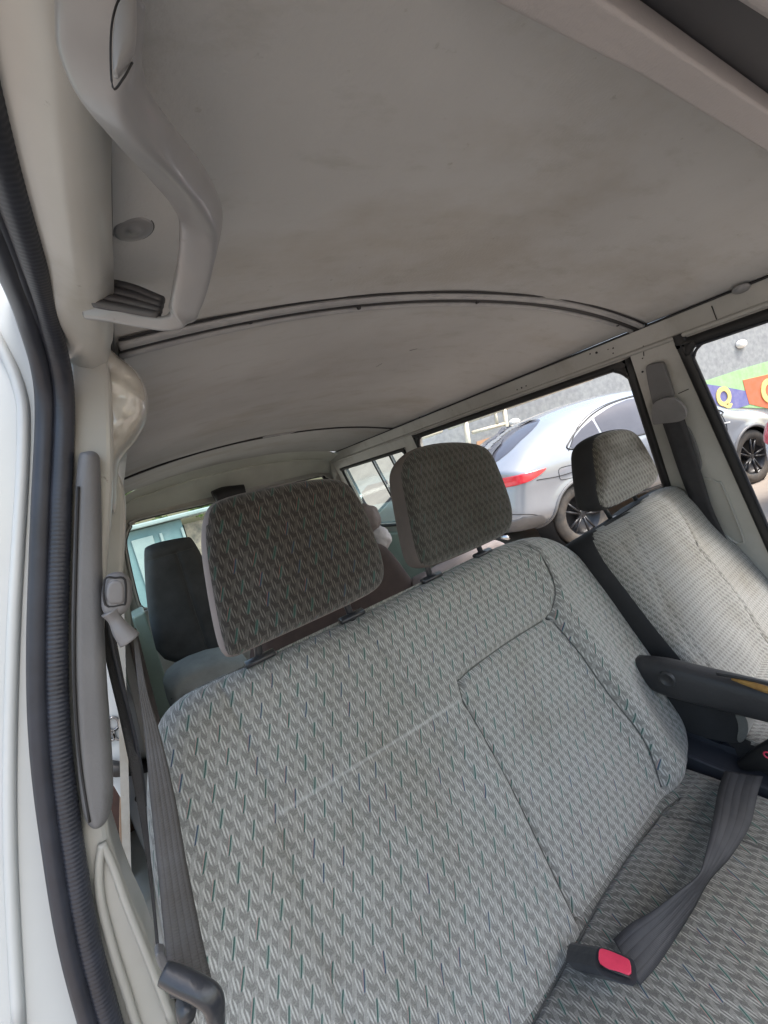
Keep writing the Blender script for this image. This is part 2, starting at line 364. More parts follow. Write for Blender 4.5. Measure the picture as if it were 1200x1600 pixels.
def seg_dist(U, Vv, poly, closed=True):
    P = np.array(poly, float); Q = np.roll(P, -1, 0) if closed else P[1:]
    if not closed: P = P[:-1]
    best = np.full(U.shape, 1e9)
    for p, q in zip(P, Q):
        d = q - p; L2 = d @ d + 1e-12
        t = np.clip(((U - p[0]) * d[0] + (Vv - p[1]) * d[1]) / L2, 0, 1)
        best = np.minimum(best, np.hypot(U - p[0] - t * d[0], Vv - p[1] - t * d[1]))
    return best
def row_grid(poly, nu, nv, clus=.6, vlim=None):
    P = np.array(poly, float)
    t = np.linspace(0, 1, nv); tv = (1 - clus) * t + clus * (.5 - .5 * np.cos(math.pi * t))
    v0, v1 = P[:, 1].min(), P[:, 1].max(); e = (v1 - v0) * 1e-3
    vs = v0 + e + (v1 - v0 - 2 * e) * tv
    t = np.linspace(0, 1, nu); tu = (1 - clus) * t + clus * (.5 - .5 * np.cos(math.pi * t))
    Q = np.roll(P, -1, 0); U = np.zeros((nv, nu)); Vv = np.repeat(vs[:, None], nu, 1)
    for j, v in enumerate(vs):
        m = (P[:, 1] - v) * (Q[:, 1] - v) <= 0
        a, b = P[m], Q[m]; dv = b[:, 1] - a[:, 1]; dv[np.abs(dv) < 1e-12] = 1e-12
        xs = a[:, 0] + (v - a[:, 1]) / dv * (b[:, 0] - a[:, 0])
        U[j] = xs.min() + (xs.max() - xs.min()) * tu
    return U, Vv
def rnd_(d, r, p): return (1 - (1 - np.clip(d / r, 0, 1)) ** p) ** (1 / p)
def cushion(name, outline, frame, Tf, Tb, rf, mats, parent=None, rb=None, puff=None, seams=(), nu=60, nv=60, p=2.2, side_w=0, it=2, clus=.6, hfun=None, holes=None):
    """padded solid: outline (u,v) in the plane of frame, rounded front and back, seams pressed in"""
    O, Ud, Vd, Nd = [np.array(a, float) for a in frame]
    poly = chaikin(outline, it) if it else np.array(outline, float)
    U, Vv = row_grid(poly, nu, nv, clus)
    d = seg_dist(U, Vv, poly); d[:, 0] = d[:, -1] = d[0] = d[-1] = 0
    rb = rb or rf
    hf = (hfun(U, Vv, d) if hfun else Tf * rnd_(d, rf, p)); h0 = hf.copy(); hb = (hfun(U, Vv, d) if hfun else Tb * rnd_(d, rb, p))
    if puff is not None: hf = hf + puff(U, Vv) * np.clip(d / rf, 0, 1)
    for poly_s, dep, wid in seams:
        ds = seg_dist(U, Vv, poly_s, False); hf = hf - dep * np.exp(-(ds / wid) ** 2) * np.clip(d / .012, 0, 1)
    nv_, nu_ = U.shape; idx = np.arange(nv_ * nu_).reshape(nv_, nu_)
    Vf = O + U[..., None] * Ud + Vv[..., None] * Vd + hf[..., None] * Nd
    Vb = O + U[..., None] * Ud + Vv[..., None] * Vd - hb[..., None] * Nd
    du = np.sqrt(np.diff(U, axis=1) ** 2 + np.diff(h0, axis=1) ** 2); dv = np.sqrt(np.diff(Vv, axis=0) ** 2 + np.diff(h0, axis=0) ** 2)
    cu = np.concatenate([np.zeros((nv_, 1)), np.cumsum(du, 1)], 1); cv = np.concatenate([np.zeros((1, nu_)), np.cumsum(dv, 0)], 0)
    mc, mr = nu_ // 2, nv_ // 2
    UU = cu - cu[:, mc:mc + 1] + U[:, mc:mc + 1]; VW = cv - cv[mr:mr + 1] + Vv[mr:mr + 1]
    uvf = np.stack([UU, VW], -1).reshape(-1, 2)
    bidx = idx + nv_ * nu_; bidx = bidx.copy()
    bidx[0], bidx[-1], bidx[:, 0], bidx[:, -1] = idx[0], idx[-1], idx[:, 0], idx[:, -1]
    Fc, mi = [], []
    dm = (d[:-1, :-1] + d[1:, 1:]) / 2
    for i in range(nv_ - 1):
        for j in range(nu_ - 1):
            if holes is not None and holes((U[i, j] + U[i + 1, j + 1]) / 2, (Vv[i, j] + Vv[i + 1, j + 1]) / 2): continue
            Fc.append((idx[i, j], idx[i, j + 1], idx[i + 1, j + 1], idx[i + 1, j])); mi.append(1 if (len(mats) > 1 and dm[i, j] < side_w) else 0)
            Fc.append((bidx[i, j], bidx[i + 1, j], bidx[i + 1, j + 1], bidx[i, j + 1])); mi.append(len(mats) - 1)
    o = mesh(name, np.concatenate([Vf.reshape(-1, 3), Vb.reshape(-1, 3)]), Fc, list(mats), parent, True, mi, np.concatenate([uvf, uvf]))
    for poly_s, dep, wid in seams:
        if dep < .005: continue
        Ps = crom(poly_s, 14); q = []
        for a, b in Ps:
            k = np.argmin((U - a) ** 2 + (Vv - b) ** 2); i0, j0 = divmod(k, nu_)
            if d[i0, j0] > .012: q.append(O + a * Ud + b * Vd + (hf[i0, j0] + (.0002 if dep < .012 else .0035)) * Nd)
        if len(q) > 4:
            q = np.array(q); q[1:-1] = (q[:-2] + q[1:-1] + q[2:]) / 3
            mesh('seam_piping', *tube_vf(q, .0017, n=6, up=tuple(Nd)), 'seamdark', o)
    return o
def frame_px(px, O, U, V, N, off=0):
    """pixels -> (u,v) on the plane through O + off*N"""
    O = np.array(O, float) + off * np.array(N, float); out = []
    for a, b in px:
        p = onp(a, b, O, N) - O; out.append((p @ np.array(U), p @ np.array(V)))
    return np.array(out)
def revolve_vf(c, axis, prof, n=32):
    """prof: list of (radius, along axis)"""
    ax = _n(np.array(axis, float)); t = np.array([0, 0, 1.]) if abs(ax[2]) < .9 else np.array([1., 0, 0])
    e1 = _n(np.cross(ax, t)); e2 = np.cross(ax, e1); V, Fc = [], []
    for r, h in prof:
        for k in range(n):
            a = 2 * math.pi * k / n; V.append(np.array(c) + ax * h + (e1 * math.cos(a) + e2 * math.sin(a)) * r)
    for i in range(len(prof) - 1):
        for k in range(n): Fc.append((i * n + k, i * n + (k + 1) % n, (i + 1) * n + (k + 1) % n, (i + 1) * n + k))
    return np.array(V), Fc

# ================================================================== THE SETTING
def flat_grid(name, x0, x1, y0, y1, z, mat, n=2):
    o = mesh(name, [(x0, y0, z), (x1, y0, z), (x1, y1, z), (x0, y1, z)], [(0, 1, 2, 3)], mat, None, False, loc=(0, 0, z)); return o
g = flat_grid('ground', -400, 400, -400, 400, GZ, 'ground'); g['kind'] = 'structure'

# ================================================================== VAN BODY
XR, XL, ZT, TB = 1.345, .055, .21, .25
van = thing('van_body', 'cream painted inside of an old van with grey roof lining and open side door', 'van', (0.7, 1, GZ))
def roofz(x, y): 
    t = np.clip(np.abs((np.asarray(x) - .7) / .645), 0, 1); return ZT + .07 * (1 - t ** 2.2)
def surf(name, xs, ys, fz, mat, parent, t=0):
    X, Y = np.meshgrid(xs, ys); Z = fz(X, Y); k = len(xs)
    V = np.stack([X, Y, Z], -1).reshape(-1, 3)
    Fc = [(i * k + j, i * k + j + 1, (i + 1) * k + j + 1, (i + 1) * k + j) for i in range(len(ys) - 1) for j in range(k - 1)]
    o = mesh(name, V, Fc, mat, parent)
    if t: solid(o, t, 1)
    return o
xs = np.linspace(XL - .015, XR + .005, 60)
def linerz(x, y):
    z = roofz(x, y)
    w = np.zeros_like(x)
    for i in range(x.shape[0]):
        for j in range(x.shape[1]):
            w[i, j] = noise.noise(Vector((x[i, j] * 3, y[i, j] * 3, .3))) * .004 + noise.noise(Vector((x[i, j] * 9, y[i, j] * 5, 1.3))) * .0012
    e = np.minimum(np.abs(y - .54), np.abs(y - 1.78)); return z + w - .006 * np.exp(-(e / .03) ** 2) * 0
surf('roof_lining', xs, np.linspace(-.35, 1.775, 120), linerz, 'liner', van)
surf('roof_lining', xs, np.linspace(1.785, 2.45, 40), lambda x, y: linerz(x, y) - .002, 'liner', van)
surf('roof_panel', np.linspace(-.02, 1.42, 30), np.linspace(-.45, 2.8, 20), lambda x, y: roofz(x, y) + .045, 'white', van)
# roof bows
def bow(y0, y1, dz, mat, name='roof_bow', rad=None):
    xx = np.linspace(XL + .004, XR - .002, 60); zz = roofz(xx, 0)
    for yy, r, d in rad: mesh(name, *tube_vf(np.stack([xx, np.full_like(xx, yy), zz - d], 1), r, n=8, up=(0, 1, 0)), mat, van)
bow(0, 0, 0, 'liner_rib', rad=[(.528, (.004, .009), .003), (.556, (.004, .006), .004)])
bow(0, 0, 0, 'gap', 'seam_gap', rad=[(.5425, (.0014, .008), .0025), (.5165, (.0006, .0035), .001)])
bow(0, 0, 0, 'gap', 'seam_gap', rad=[(1.78, (.004, .009), .002)])
for px, py in ((390, 499), (745, 470), (965, 507), (560, 478)): mesh('bow_clip', *revolve_vf(at(px, py, y=.54) + np.array([0, 0, -.002]), (0, 0, -1), [(0, .003), (.003, .003), (.004, 0)], 12), 'gap', van)
pp = [at(a, b, y=1.77) - np.array([0, 0, .004]) for a, b in ((410, 681), (432, 677), (450, 675), (472, 668))]
tube('loose_clip', crom(pp, 4), [(.011, .007)] * 5 + [(.012, .007)] * 4 + [(.007, .005)] * 4, 'liner_rib', van, n=8)
for (a, b), (c, d) in (((588, 573), (597, 568)), ((1110, 402), (1150, 388)), ((640, 548), (652, 545))):
    tube('scuff', [at(a, b, z=float(roofz(.6, 0)) - .004), at(c, d, z=float(roofz(.6, 0)) - .004)], .0006, 'handle', van, n=5)
# dark gap along liner edges
for xx, nm in ((XR - .001, 'r'), (.0505, 'l')):
    tube('edge_gap', [(xx, y, .2065) for y in np.linspace(-.35, 2.45, 20)], (.0035, .0045) if False else .0035, 'gap', van, n=6, up=(0, 0, 1))
# rear header, cream and green grey
hp = [(2.445, 0, 1.0), (2.47, -.006, 1.0), (2.52, -.014, .95), (2.58, -.020, .9), (2.62, -.035, .8), (2.64, -.055, .6), (2.655, -.075, .4), (2.68, -.09, .2), (2.70, -.112, .0)]
V, Fc = [], []; xx = np.linspace(XL - .04, XR + .04, 50)
for (y, dz, k) in hp:
    t = np.clip(np.abs((xx - .7) / .645), 0, 1.1); z = ZT + .07 * k * (1 - t ** 2.2) + dz - .02 * np.clip((t - .85) / .15, 0, 1) ** 2
    V += [(a, y, c) for a, c in zip(xx, z)]
k = len(xx); Fc = [(i * k + j, i * k + j + 1, (i + 1) * k + j + 1, (i + 1) * k + j) for i in range(len(hp) - 1) for j in range(k - 1)]
mesh('rear_header', V, Fc, 'headerpaint', van)
tube('header_bead', [(a, 2.60, ZT + .06 * (1 - min(1, abs((a - .7) / .645)) ** 2.2) - .032) for a in np.linspace(.08, 1.32, 40)], (.006), 'headerpaint', van, n=8)

def rrect(y0, y1, z0, z1, r, n=6, sl=0.0):
    out = []
    for cy, cz, a0 in ((y1 - r, z1 - r, 0), (y0 + r, z1 - r, 90), (y0 + r, z0 + r, 180), (y1 - r, z0 + r, 270)):
        for k in range(n + 1):
            a = math.radians(a0 + 90 * k / n); out.append((cy + r * math.cos(a), cz + r * math.sin(a)))
    return [(y + sl * (z - z1), z) for y, z in out]
def wall(name, outer, holes, f, mat, parent, t=.03, off=1):
    loops = [outer] + holes; flat = [p for l in loops for p in l]
    tris = tessellate_polygon([[Vector((a, b, 0)) for a, b in l] for l in loops])
    o = mesh(name, [f(a, b) for a, b in flat], tris, mat, parent, False)
    bm = bmesh.new(); bm.from_mesh(o.data); bmesh.ops.recalc_face_normals(bm, faces=bm.faces); bm.to_mesh(o.data); bm.free()
    return o
def fr(y, z): return np.array((XR + TB * (ZT - z), y, z))
def fl(y, z): return np.array((XL - TB * (ZT - z), y, z))
W1 = rrect(-.45, .452, -1.05, .128, .045, sl=.12)
W2 = rrect(.592, 1.64, -1.05, .128, .06, sl=.0)
W3 = rrect(1.768, 2.50, -.36, .086, .03)
for q, ff, off in ((1, fr, 1),):
    o = wall('side_wall', [(-.75, -1.15), (2.72, -1.15), (2.72, .208), (-.55, .208)], [W1, W2, W3], fr, 'cream', van)
    m = o.modifiers.new('s', 'SOLIDIFY'); m.thickness = .03; m.offset = -1 if o.data.polygons[0].normal.x < 0 else 1
    m.offset = -1 if o.data.polygons[0].normal.x < 0 else 1
o = wall('side_wall', [(1.72, -1.15), (2.72, -1.15), (2.72, .208), (1.72, .208)], [rrect(1.86, 2.5, -.36, .08, .03)], fl, 'cream', van); solid(o, .02)
o = wall('side_wall', [(.56, .10), (1.30, .10), (1.38, -.25), (1.40, -1.1), (1.72, -1.1), (1.73, .208), (.56, .208)], [], fl, 'cream', van); solid(o, .02)
def win(Wp, f, seal_r, gm, name='side_window'):
    c = [f(a, b) for a, b in Wp]; P = crom(c, 2, True)
    tris = tessellate_polygon([[Vector((a, b, 0)) for a, b in Wp]])
    off = np.array((.02, 0, 0)) if f is fr else (np.array((-.02, 0, 0)) if f is fl else np.array((0, .02, 0)))
    w = mesh(name, [p + off for p in c], tris, gm, van, False)
    tube('window_seal', P, [(seal_r, seal_r * .8)] * len(P), 'black', w, n=8, up=(1, 0, 0), closed=True)
    return w
def opening_seal(Wp, f, r): return tube('opening_seal', crom([f(a, b) for a, b in Wp], 2, True), [(r, r * .8)] * (2 * len(Wp)), 'black', van, n=8, up=(1, 0, 0), closed=True)
w1 = opening_seal(W1, fr, .014); w2 = opening_seal(W2, fr, .013); w3 = win(W3, fr, .011, 'glass_teal')
win(rrect(1.86, 2.5, -.36, .08, .03), fl, .011, 'glass_teal')
def px_on_wall(px, py, dx=0): return onp(px, py, (XR + dx, 0, ZT), (1, 0, TB))
# sliding glass bars of the rearmost side window
for yb in (2.12, 1.93):
    tube('window_bar', [fr(yb, .08) + np.array((.012, 0, 0)), fr(yb - .03, -.35) + np.array((.012, 0, 0))], .006, 'darkplastic', w3, n=6)
# second inner lip on the front window
P = crom([fr(a, b) + np.array((-.004, 0, 0)) for a, b in rrect(-.43, .437, -1.03, .112, .04, sl=.12)], 2, True)
tube('inner_lip', P, .004, 'rubber', w1, n=8, up=(1, 0, 0), closed=True)
# rail step above the windows and pillar creases
tube('rail_bead', [fr(y, .150) + np.array((-.001, 0, 0)) for y in np.linspace(-.5, 2.6, 30)], (.007), 'cream', van, n=8)
for pts in (((1112, 478), (1120, 500)), ((1043, 620), (1019, 625)), ((1060, 615), (1076, 608)), ((1005, 540), (1006, 556))):
    tube('panel_joint', [px_on_wall(a, b, -.001) for a, b in pts], .0011, 'gap', van, n=5)
for a, b, r in ((1004, 581, .004), (1004, 560, .0025), (922, 553, .003), (932, 551, .005), (950, 546, .002), (958, 544, .003), (958, 552, .0025), (815, 606, .004), (822, 603, .003), (655, 652, .004), (808, 609, .003)): mesh('screw_hole', *revolve_vf(px_on_wall(a, b, -.001), (-1, 0, -.25), [(0, .001), (r * .7, .001), (r * .7, -.002)], 10), 'gap', van)
V, Fc = revolve_vf(at(1158, 452, x=XR - .01), (-.3, 0, -1), [(0, .004), (.014, .004), (.017, 0), (.017, -.004)], 20); mesh('lining_button', V, Fc, 'handle', van)
# pressed panel on the right pillar
pan = [px_on_wall(a, b, -.002) for a, b in ((1096, 753), (1122, 754), (1130, 762), (1160, 838), (1158, 848), (1147, 846), (1118, 820))]
tube('pressed_panel', crom(pan, 6, True), .003, 'cream', van, n=6, up=(1, 0, 0), closed=True)
# rear wall with window
RWN = [tuple(p[[0, 2]]) for p in [at(a, b, y=2.7) for a, b in ((196, 860), (197, 836), (203, 823), (217, 811), (350, 780), (490, 745), (506, 746), (515, 752), (520, 770))]]
RWN = RWN + [(1.36, -.36), (1.33, -.40), (.06, -.42), (.02, -.40), (.0, -.36)]
fb = lambda x, z: np.array((x, 2.7, z))
o = wall('rear_wall', [(-.30, -1.15), (1.70, -1.15), (1.40, .13), (.02, .13), (-.0, .10)], [RWN], fb, 'cream', van); solid(o, .02, 0)
c = [fb(a, b) for a, b in RWN]
tris = tessellate_polygon([[Vector((a, b, 0)) for a, b in RWN]])
rw = mesh('rear_window', [p + np.array((0, .02, 0)) for p in c], tris, 'glass_teal', van, False)
tube('window_seal', crom(c, 4, True), .013, 'black', rw, n=8, up=(0, 1, 0), closed=True)
tube('window_seal', crom([p * np.array((1, .985, 1)) + np.array((0, 0, .0)) for p in c], 4, True), .006, 'cream', rw, n=8, up=(0, 1, 0), closed=True)
# tailgate frame bulge on the left and right of the glass
tube('rear_pillar', [(.03, 2.6, .17), (-.0, 2.62, .05), (-.03, 2.62, -.1), (-.075, 2.62, -.35), (-.15, 2.62, -.7), (-.2, 2.62, -1.1)], (.035, .04), 'cream', van, n=10)
tube('rear_pillar', [(1.385, 2.6, .17), (1.40, 2.62, .05), (1.43, 2.62, -.1), (1.475, 2.62, -.35), (1.56, 2.62, -.7), (1.62, 2.62, -1.1)], (.035, .04), 'cream', van, n=10)
box('inner_panel', (-.10, 2.33, -.62), (.05, .75, .42), 'greenpaint', van, bev=.012)
box('inner_panel', (1.50, 2.33, -.62), (.05, .75, .42), 'greenpaint', van, bev=.012)
tube('brake_lamp_housing', crom([at(336, 778, y=2.58), at(350, 772, y=2.58), at(366, 770, y=2.58), at(381, 768, y=2.58)], 4), [(.045, .045)] * 13, 'black', van, n=12, up=(0, 1, 0), sq=3)
# floor, front bulkhead
box('cabin_floor', (.68, 1.05, -1.17), (1.85, 3.4, .04), 'floor', van, bev=0)
box('door_step', (-.24, .9, -1.165), (.10, 2.2, .05), 'cream', van, bev=.01)
prism('dashboard', [(-.2, -.55, -1.15), (-.2, -.50, -.45), (-.2, -.75, -.38), (-.2, -1.0, -.40), (-.2, -1.0, -1.15)], (1, 0, 0), 1.72, 'darkplastic', van, .02)
tube('front_pillar', [(-.02, -.28, .2), (-.06, -.6, -.1), (-.1, -.95, -.4)], .03, 'cream', van, n=8)
tube('front_pillar', [(1.40, -.28, .2), (1.46, -.6, -.1), (1.52, -.95, -.4)], .03, 'cream', van, n=8)
# engine cover between the seats, under the driver
# sun visor and front header; soft shadow between them put in as dark plate
def across_roof(pts_px, zz):  # lateral line on the roof through a pixel
    return [at(a, b, z=zz) for a, b in pts_px]
def visor(name, near, far, z, t, mat, bev):
    P = [(x, y, z) for x, y in near] + [(x, y, z) for x, y in far[::-1]]
    return prism(name, P, (0, 0, 1), t, mat, van, bev, seg=5)
visor('sun_visor', [(.12, .142), (.24, .139), (.403, .129), (.699, .121), (1.05, .116), (1.27, .115)], [(.12, .112), (.25, .107), (.40, .101), (.62, .090), (.9, .083), (1.27, .080)][:0] + [(.12, .120), (.25, .115), (.40, .108), (.62, .098), (.9, .091), (1.27, .088)], .235, .020, 'visor', .009)
visor('visor_shadow', [(.08, .120), (.3, .118), (1.0, .10), (1.32, .09)], [(.08, .05), (.5, .04), (1.0, .03), (1.32, .03)], .2565, .003, 'visor_shade', 0)
visor('front_header', [(.08, .100), (.25, .094), (.371, .082), (.487, .069), (.8, .053), (1.3, .043)], [(.08, -.36), (.5, -.36), (1.0, -.36), (1.3, -.36)], .236, .018, 'visor', .008)

# ---- left rail, seal, pillar
ZS = .195
edge_px = [(-90, -250), (-30, -40), (0, 110), (25, 220), (45, 300), (75, 410), (98, 510)]
EDGE = [at(a, b, z=ZS) for a, b in edge_px] + [at(a, b, y=.5) for a, b in ((117, 620), (112, 800), (107, 1000), (112, 1150), (130, 1300), (155, 1450), (195, 1600), (240, 1740), (300, 1900))]
EC = crom(EDGE, 60)
EC0 = crom(EDGE, 14)
seal = []
outer = tube_vf(EC0 + np.array((-.040, -.004, .006)), (.019, .015), n=12, up=(0, 1, 0)) if False else tube_vf(EC0 + np.array((-.0225, -.001, .003)), .0084, n=12, up=(1, 0, 0))
L_ = np.concatenate([[0], np.cumsum(np.linalg.norm(np.diff(EC, axis=0), axis=1))])
LL = np.arange(0, L_[-1], .0011)
ECd = np.stack([np.interp(LL, L_, EC[:, i]) for i in range(3)], 1)
rr = .0088 + (.00010 + .00022 * np.clip((LL - .45) / .15, 0, 1)) * np.sin(LL / .0042 * 2 * math.pi)
inner = tube_vf(ECd + np.array((-.0085, -.003, 0)), [(r, r) for r in rr], n=10, up=(1, 0, 0))
lip = tube_vf(EC0 + np.array((-.0165, .003, .002)), .007, n=8, up=(1, 0, 0))
sl = mesh('door_seal', *join([lip]), 'rubber', van); mesh('outer_bulb', *outer, 'rubber', sl); mesh('ribbed_bulb', *inner, 'rubber', sl)
# cream rail above the door
ys = np.linspace(-.35, .52, 40); V = []
ex = np.interp(ys, [e[1] for e in EDGE[:8]], [e[0] for e in EDGE[:8]])
for y, x0 in zip(ys, ex):
    V += [(x0 - .02, y, .205), (x0 - .002, y, .192), (x0 + .012, y, .181), (x0 + .022, y, .178), (x0 + .036, y, .184), (.0485, y, .198), (.049, y, .2085)]
Fc = [(i * 7 + j, i * 7 + j + 1, (i + 1) * 7 + j + 1, (i + 1) * 7 + j) for i in range(len(ys) - 1) for j in range(6)]
o = mesh('roof_rail', V, Fc, 'cream', van)
# white jamb outside the seal
slab('door_jamb', [(-260, 200), (-60, 280), (20, 400), (55, 520), (74, 640), (68, 800), (62, 1000), (70, 1150), (95, 1320), (130, 1470), (175, 1620), (250, 1800), (-400, 1800), (-400, 900)], .515, .05, 'white', van, bev=.006)
tube('jamb_crease', crom([at(a, b, y=.513) for a, b in ((-20, 500), (28, 600), (36, 700), (20, 1000), (15, 1300), (30, 1620))], 6), .005, 'white', van, n=8, up=(0, 1, 0))
# B pillar behind the seal
slab('door_pillar', [(92, 470), (150, 500), (172, 560), (178, 700), (176, 790), (165, 900), (158, 1100), (163, 1280), (200, 1400), (238, 1480), (285, 1640), (340, 1800), (240, 1800), (180, 1630), (140, 1450), (115, 1290), (98, 1000), (103, 800), (108, 620)], .508, .06, 'cream', van, bev=.006)
slab('pillar_inner', [(150, 690), (184, 735), (198, 775), (196, 850), (190, 935), (165, 960), (155, 900)], .585, .05, 'cream', van, .006)
tube('pillar_ridge', crom([at(a, b, y=.505) for a, b in ((160, 1318), (155, 1350), (156, 1400), (172, 1470), (200, 1560), (225, 1640))], 6), .004, 'cream', van, n=8, up=(0, 1, 0))
tube('pillar_ridge', crom([at(a, b, y=.505) for a, b in ((160, 1318), (175, 1350), (200, 1420), (228, 1490), (270, 1600))], 6), .0035, 'cream', van, n=8, up=(0, 1, 0))
Fy = lambda y: ((0, y, 0), (1, 0, 0), (0, 0, 1), (0, -1, 0))
def cush_px(name, px, y, Tf, Tb, rf, mats, parent, **k):
    fo = Fy(y); return cushion(name, frame_px(px, *fo), fo, Tf, Tb, rf, mats, parent, **k)
cush_px('pillar_gusset', [(118, 500), (150, 500), (168, 530), (178, 560), (212, 580), (232, 615), (232, 655), (212, 690), (188, 715), (184, 740), (182, 800), (172, 806), (160, 760), (150, 700), (135, 640), (120, 560)],
        .55, .035, .006, .022, ['cream_gloss', 'cream'], van, nu=40, nv=60, side_w=.005,
        puff=lambda u, v: np.vectorize(lambda a, b: noise.noise(Vector((a * 70, b * 70, 0))) * .0055)(u, v))
cush_px('pillar_trim', [(120, 712), (132, 704), (152, 706), (158, 720), (160, 900), (166, 1050), (174, 1150), (178, 1230), (174, 1270), (160, 1288), (142, 1292), (128, 1270), (116, 1150), (110, 1000), (114, 850)],
        .500, .014, .012, .010, ['trim'], van, nu=24, nv=80)
tube('trim_edge', crom([at(a, b, y=.487) for a, b in ((122, 760), (118, 900), (116, 1050), (124, 1180), (140, 1285))], 6), .0012, 'gap', van, n=5)
tube('panel_joint', [at(a, b, y=.499) for a, b in ((112, 556), (133, 560))], .001, 'gap', van, n=5)
# C pillar / door end seen through the gap, dark brown
slab('door_end', [(198, 990), (214, 985), (262, 1170), (266, 1250), (244, 1180)], 1.6, .05, 'side_brown', van, .004, 0)
slab('jamb_post', [(183, 985), (197, 985), (246, 1180), (262, 1300), (256, 1300), (232, 1200)], 1.62, .04, 'cream', van, .004, 0)
rj = slab('sliding_door_jamb', [(140, 1005), (172, 1005), (208, 1090), (240, 1185), (240, 1200), (150, 1204)], 1.66, .04, 'white', van, .004, 0)
slab('sliding_door_jamb', [(150, 1200), (240, 1195), (252, 1260), (268, 1385), (258, 1400), (222, 1325), (188, 1240)], 1.66, .04, 'white', van, .004, 1)
tube('rubber_strap', [at(165, 1199, y=1.64), at(185, 1202, y=1.635), at(212, 1200, y=1.635), at(244, 1192, y=1.64)], [(.024, .020)] * 4, 'black', van, n=10, up=(0, 0, 1), sq=3)
V, Fc = revolve_vf(at(219, 1246, y=1.655), (0, -1, 0), [(0, .012), (.012, .012), (.016, .0)], 18); mesh('door_bumper', V, Fc, 'black', van)
for a, b, r in ((177, 1131, .022), (186, 1146, .020), (174, 1151, .012)):
    e = at(a, b, y=1.652); mesh('door_latch', *tube_vf([e + np.array((r * .7 * math.cos(t), 0, r * math.sin(t))) for t in np.linspace(0, 2 * math.pi, 21)[:-1]], .0045, n=6, closed=True, up=(0, 1, 0)), 'emblem', rj)
slab('wheel_arch', [(206, 965), (226, 955), (250, 1030), (276, 1110), (270, 1200), (245, 1130)], 2.25, .2, 'greenpaint', van, .01, 0)
# round lining plug
c0 = np.array((.076, .345, 0)); c0 = at(208, 356, z=.222); c0[2] = float(roofz(c0[0], 0)) + .0; c0 = at(208, 356, z=float(linerz(np.array([[.074]]), np.array([[.345]]))[0, 0]) + .0002)
c0[2] -= .0008; PA = (.21, 0, -1)
V, Fc = revolve_vf(c0, PA, [(.0, .0020), (.0035, .0020), (.0040, .0010), (.008, .0012), (.0125, .0014), (.0140, .0006), (.0142, -.008)], 32)
mesh('lining_plug', V, Fc, 'handle', van)
V, Fc = revolve_vf(c0, PA, [(.0142, .0003), (.0149, .0003), (.0149, -.004)], 32); mesh('plug_ring', V, Fc, 'gap', van)

# ---- grab handle
gh = thing('grab_handle', 'grey plastic grab handle with ribbed foot above the open front door', 'handle', tuple(at(200, 200, y=.2)))
def hp_(px, py, y): return at(px, py, y=y)
def at_r(px, py, y, w):
    d = ray(px, py); t = y / d[1]; return d * t, w / 2 * t
gp = [at_r(*q) for q in ((160, -160, .15, 112), (159, -60, .155, 110), (158, 30, .165, 108), (160, 95, .175, 104), (180, 150, .185, 96), (228, 212, .202, 86), (278, 272, .232, 78), (306, 316, .255, 66), (314, 350, .275, 58), (306, 410, .305, 50), (293, 462, .330, 44), (283, 492, .345, 36), (262, 505, .352, 27), (225, 502, .362, 25), (180, 492, .375, 30), (146, 486, .392, 36))]
cl2 = crom([g_[0] for g_ in gp], 10); r2 = crom([(g_[1], g_[1] * .8) for g_ in gp], 10)
tube('grip', cl2, r2, 'handle', gh, n=32, up=(.3, -.6, .7), sq=4.2)
parts = []
for k, (dx, dy) in enumerate(((0, 0), (-3, 11), (-6, 22), (-9, 33))):
    a = [hp_(156 + dx, 440 + dy, .372), hp_(205 + dx, 450 + dy, .362), hp_(254 + dx * .6, 470 + dy * .7, .350)]
    mesh('boot_rib', *tube_vf(crom(a, 5), (.0036), n=8), 'handle_dark', gh)
V, Fc = prism_vf(chaikin([at(a, b, y=.395) for a, b in ((152, 436), (256, 470), (250, 492), (142, 478))], 1), (0, 1, 0), .008); mesh('boot_base', V, Fc, 'gap', gh)
# upper box with inset panel
up = gh
cush_px('inset_panel', [(180, 18), (192, 0), (213, -20), (214, 60), (208, 95), (178, 130), (175, 80)], .1500, .0035, .002, .003, ['handle'], up, nu=20, nv=30, it=1)
tube('panel_outline', crom([at(a, b, y=.1500) for a, b in ((202, -30), (181, 10), (173, 60), (176, 136), (192, 124), (207, 98))], 5), .00035, 'gap', up, n=5)

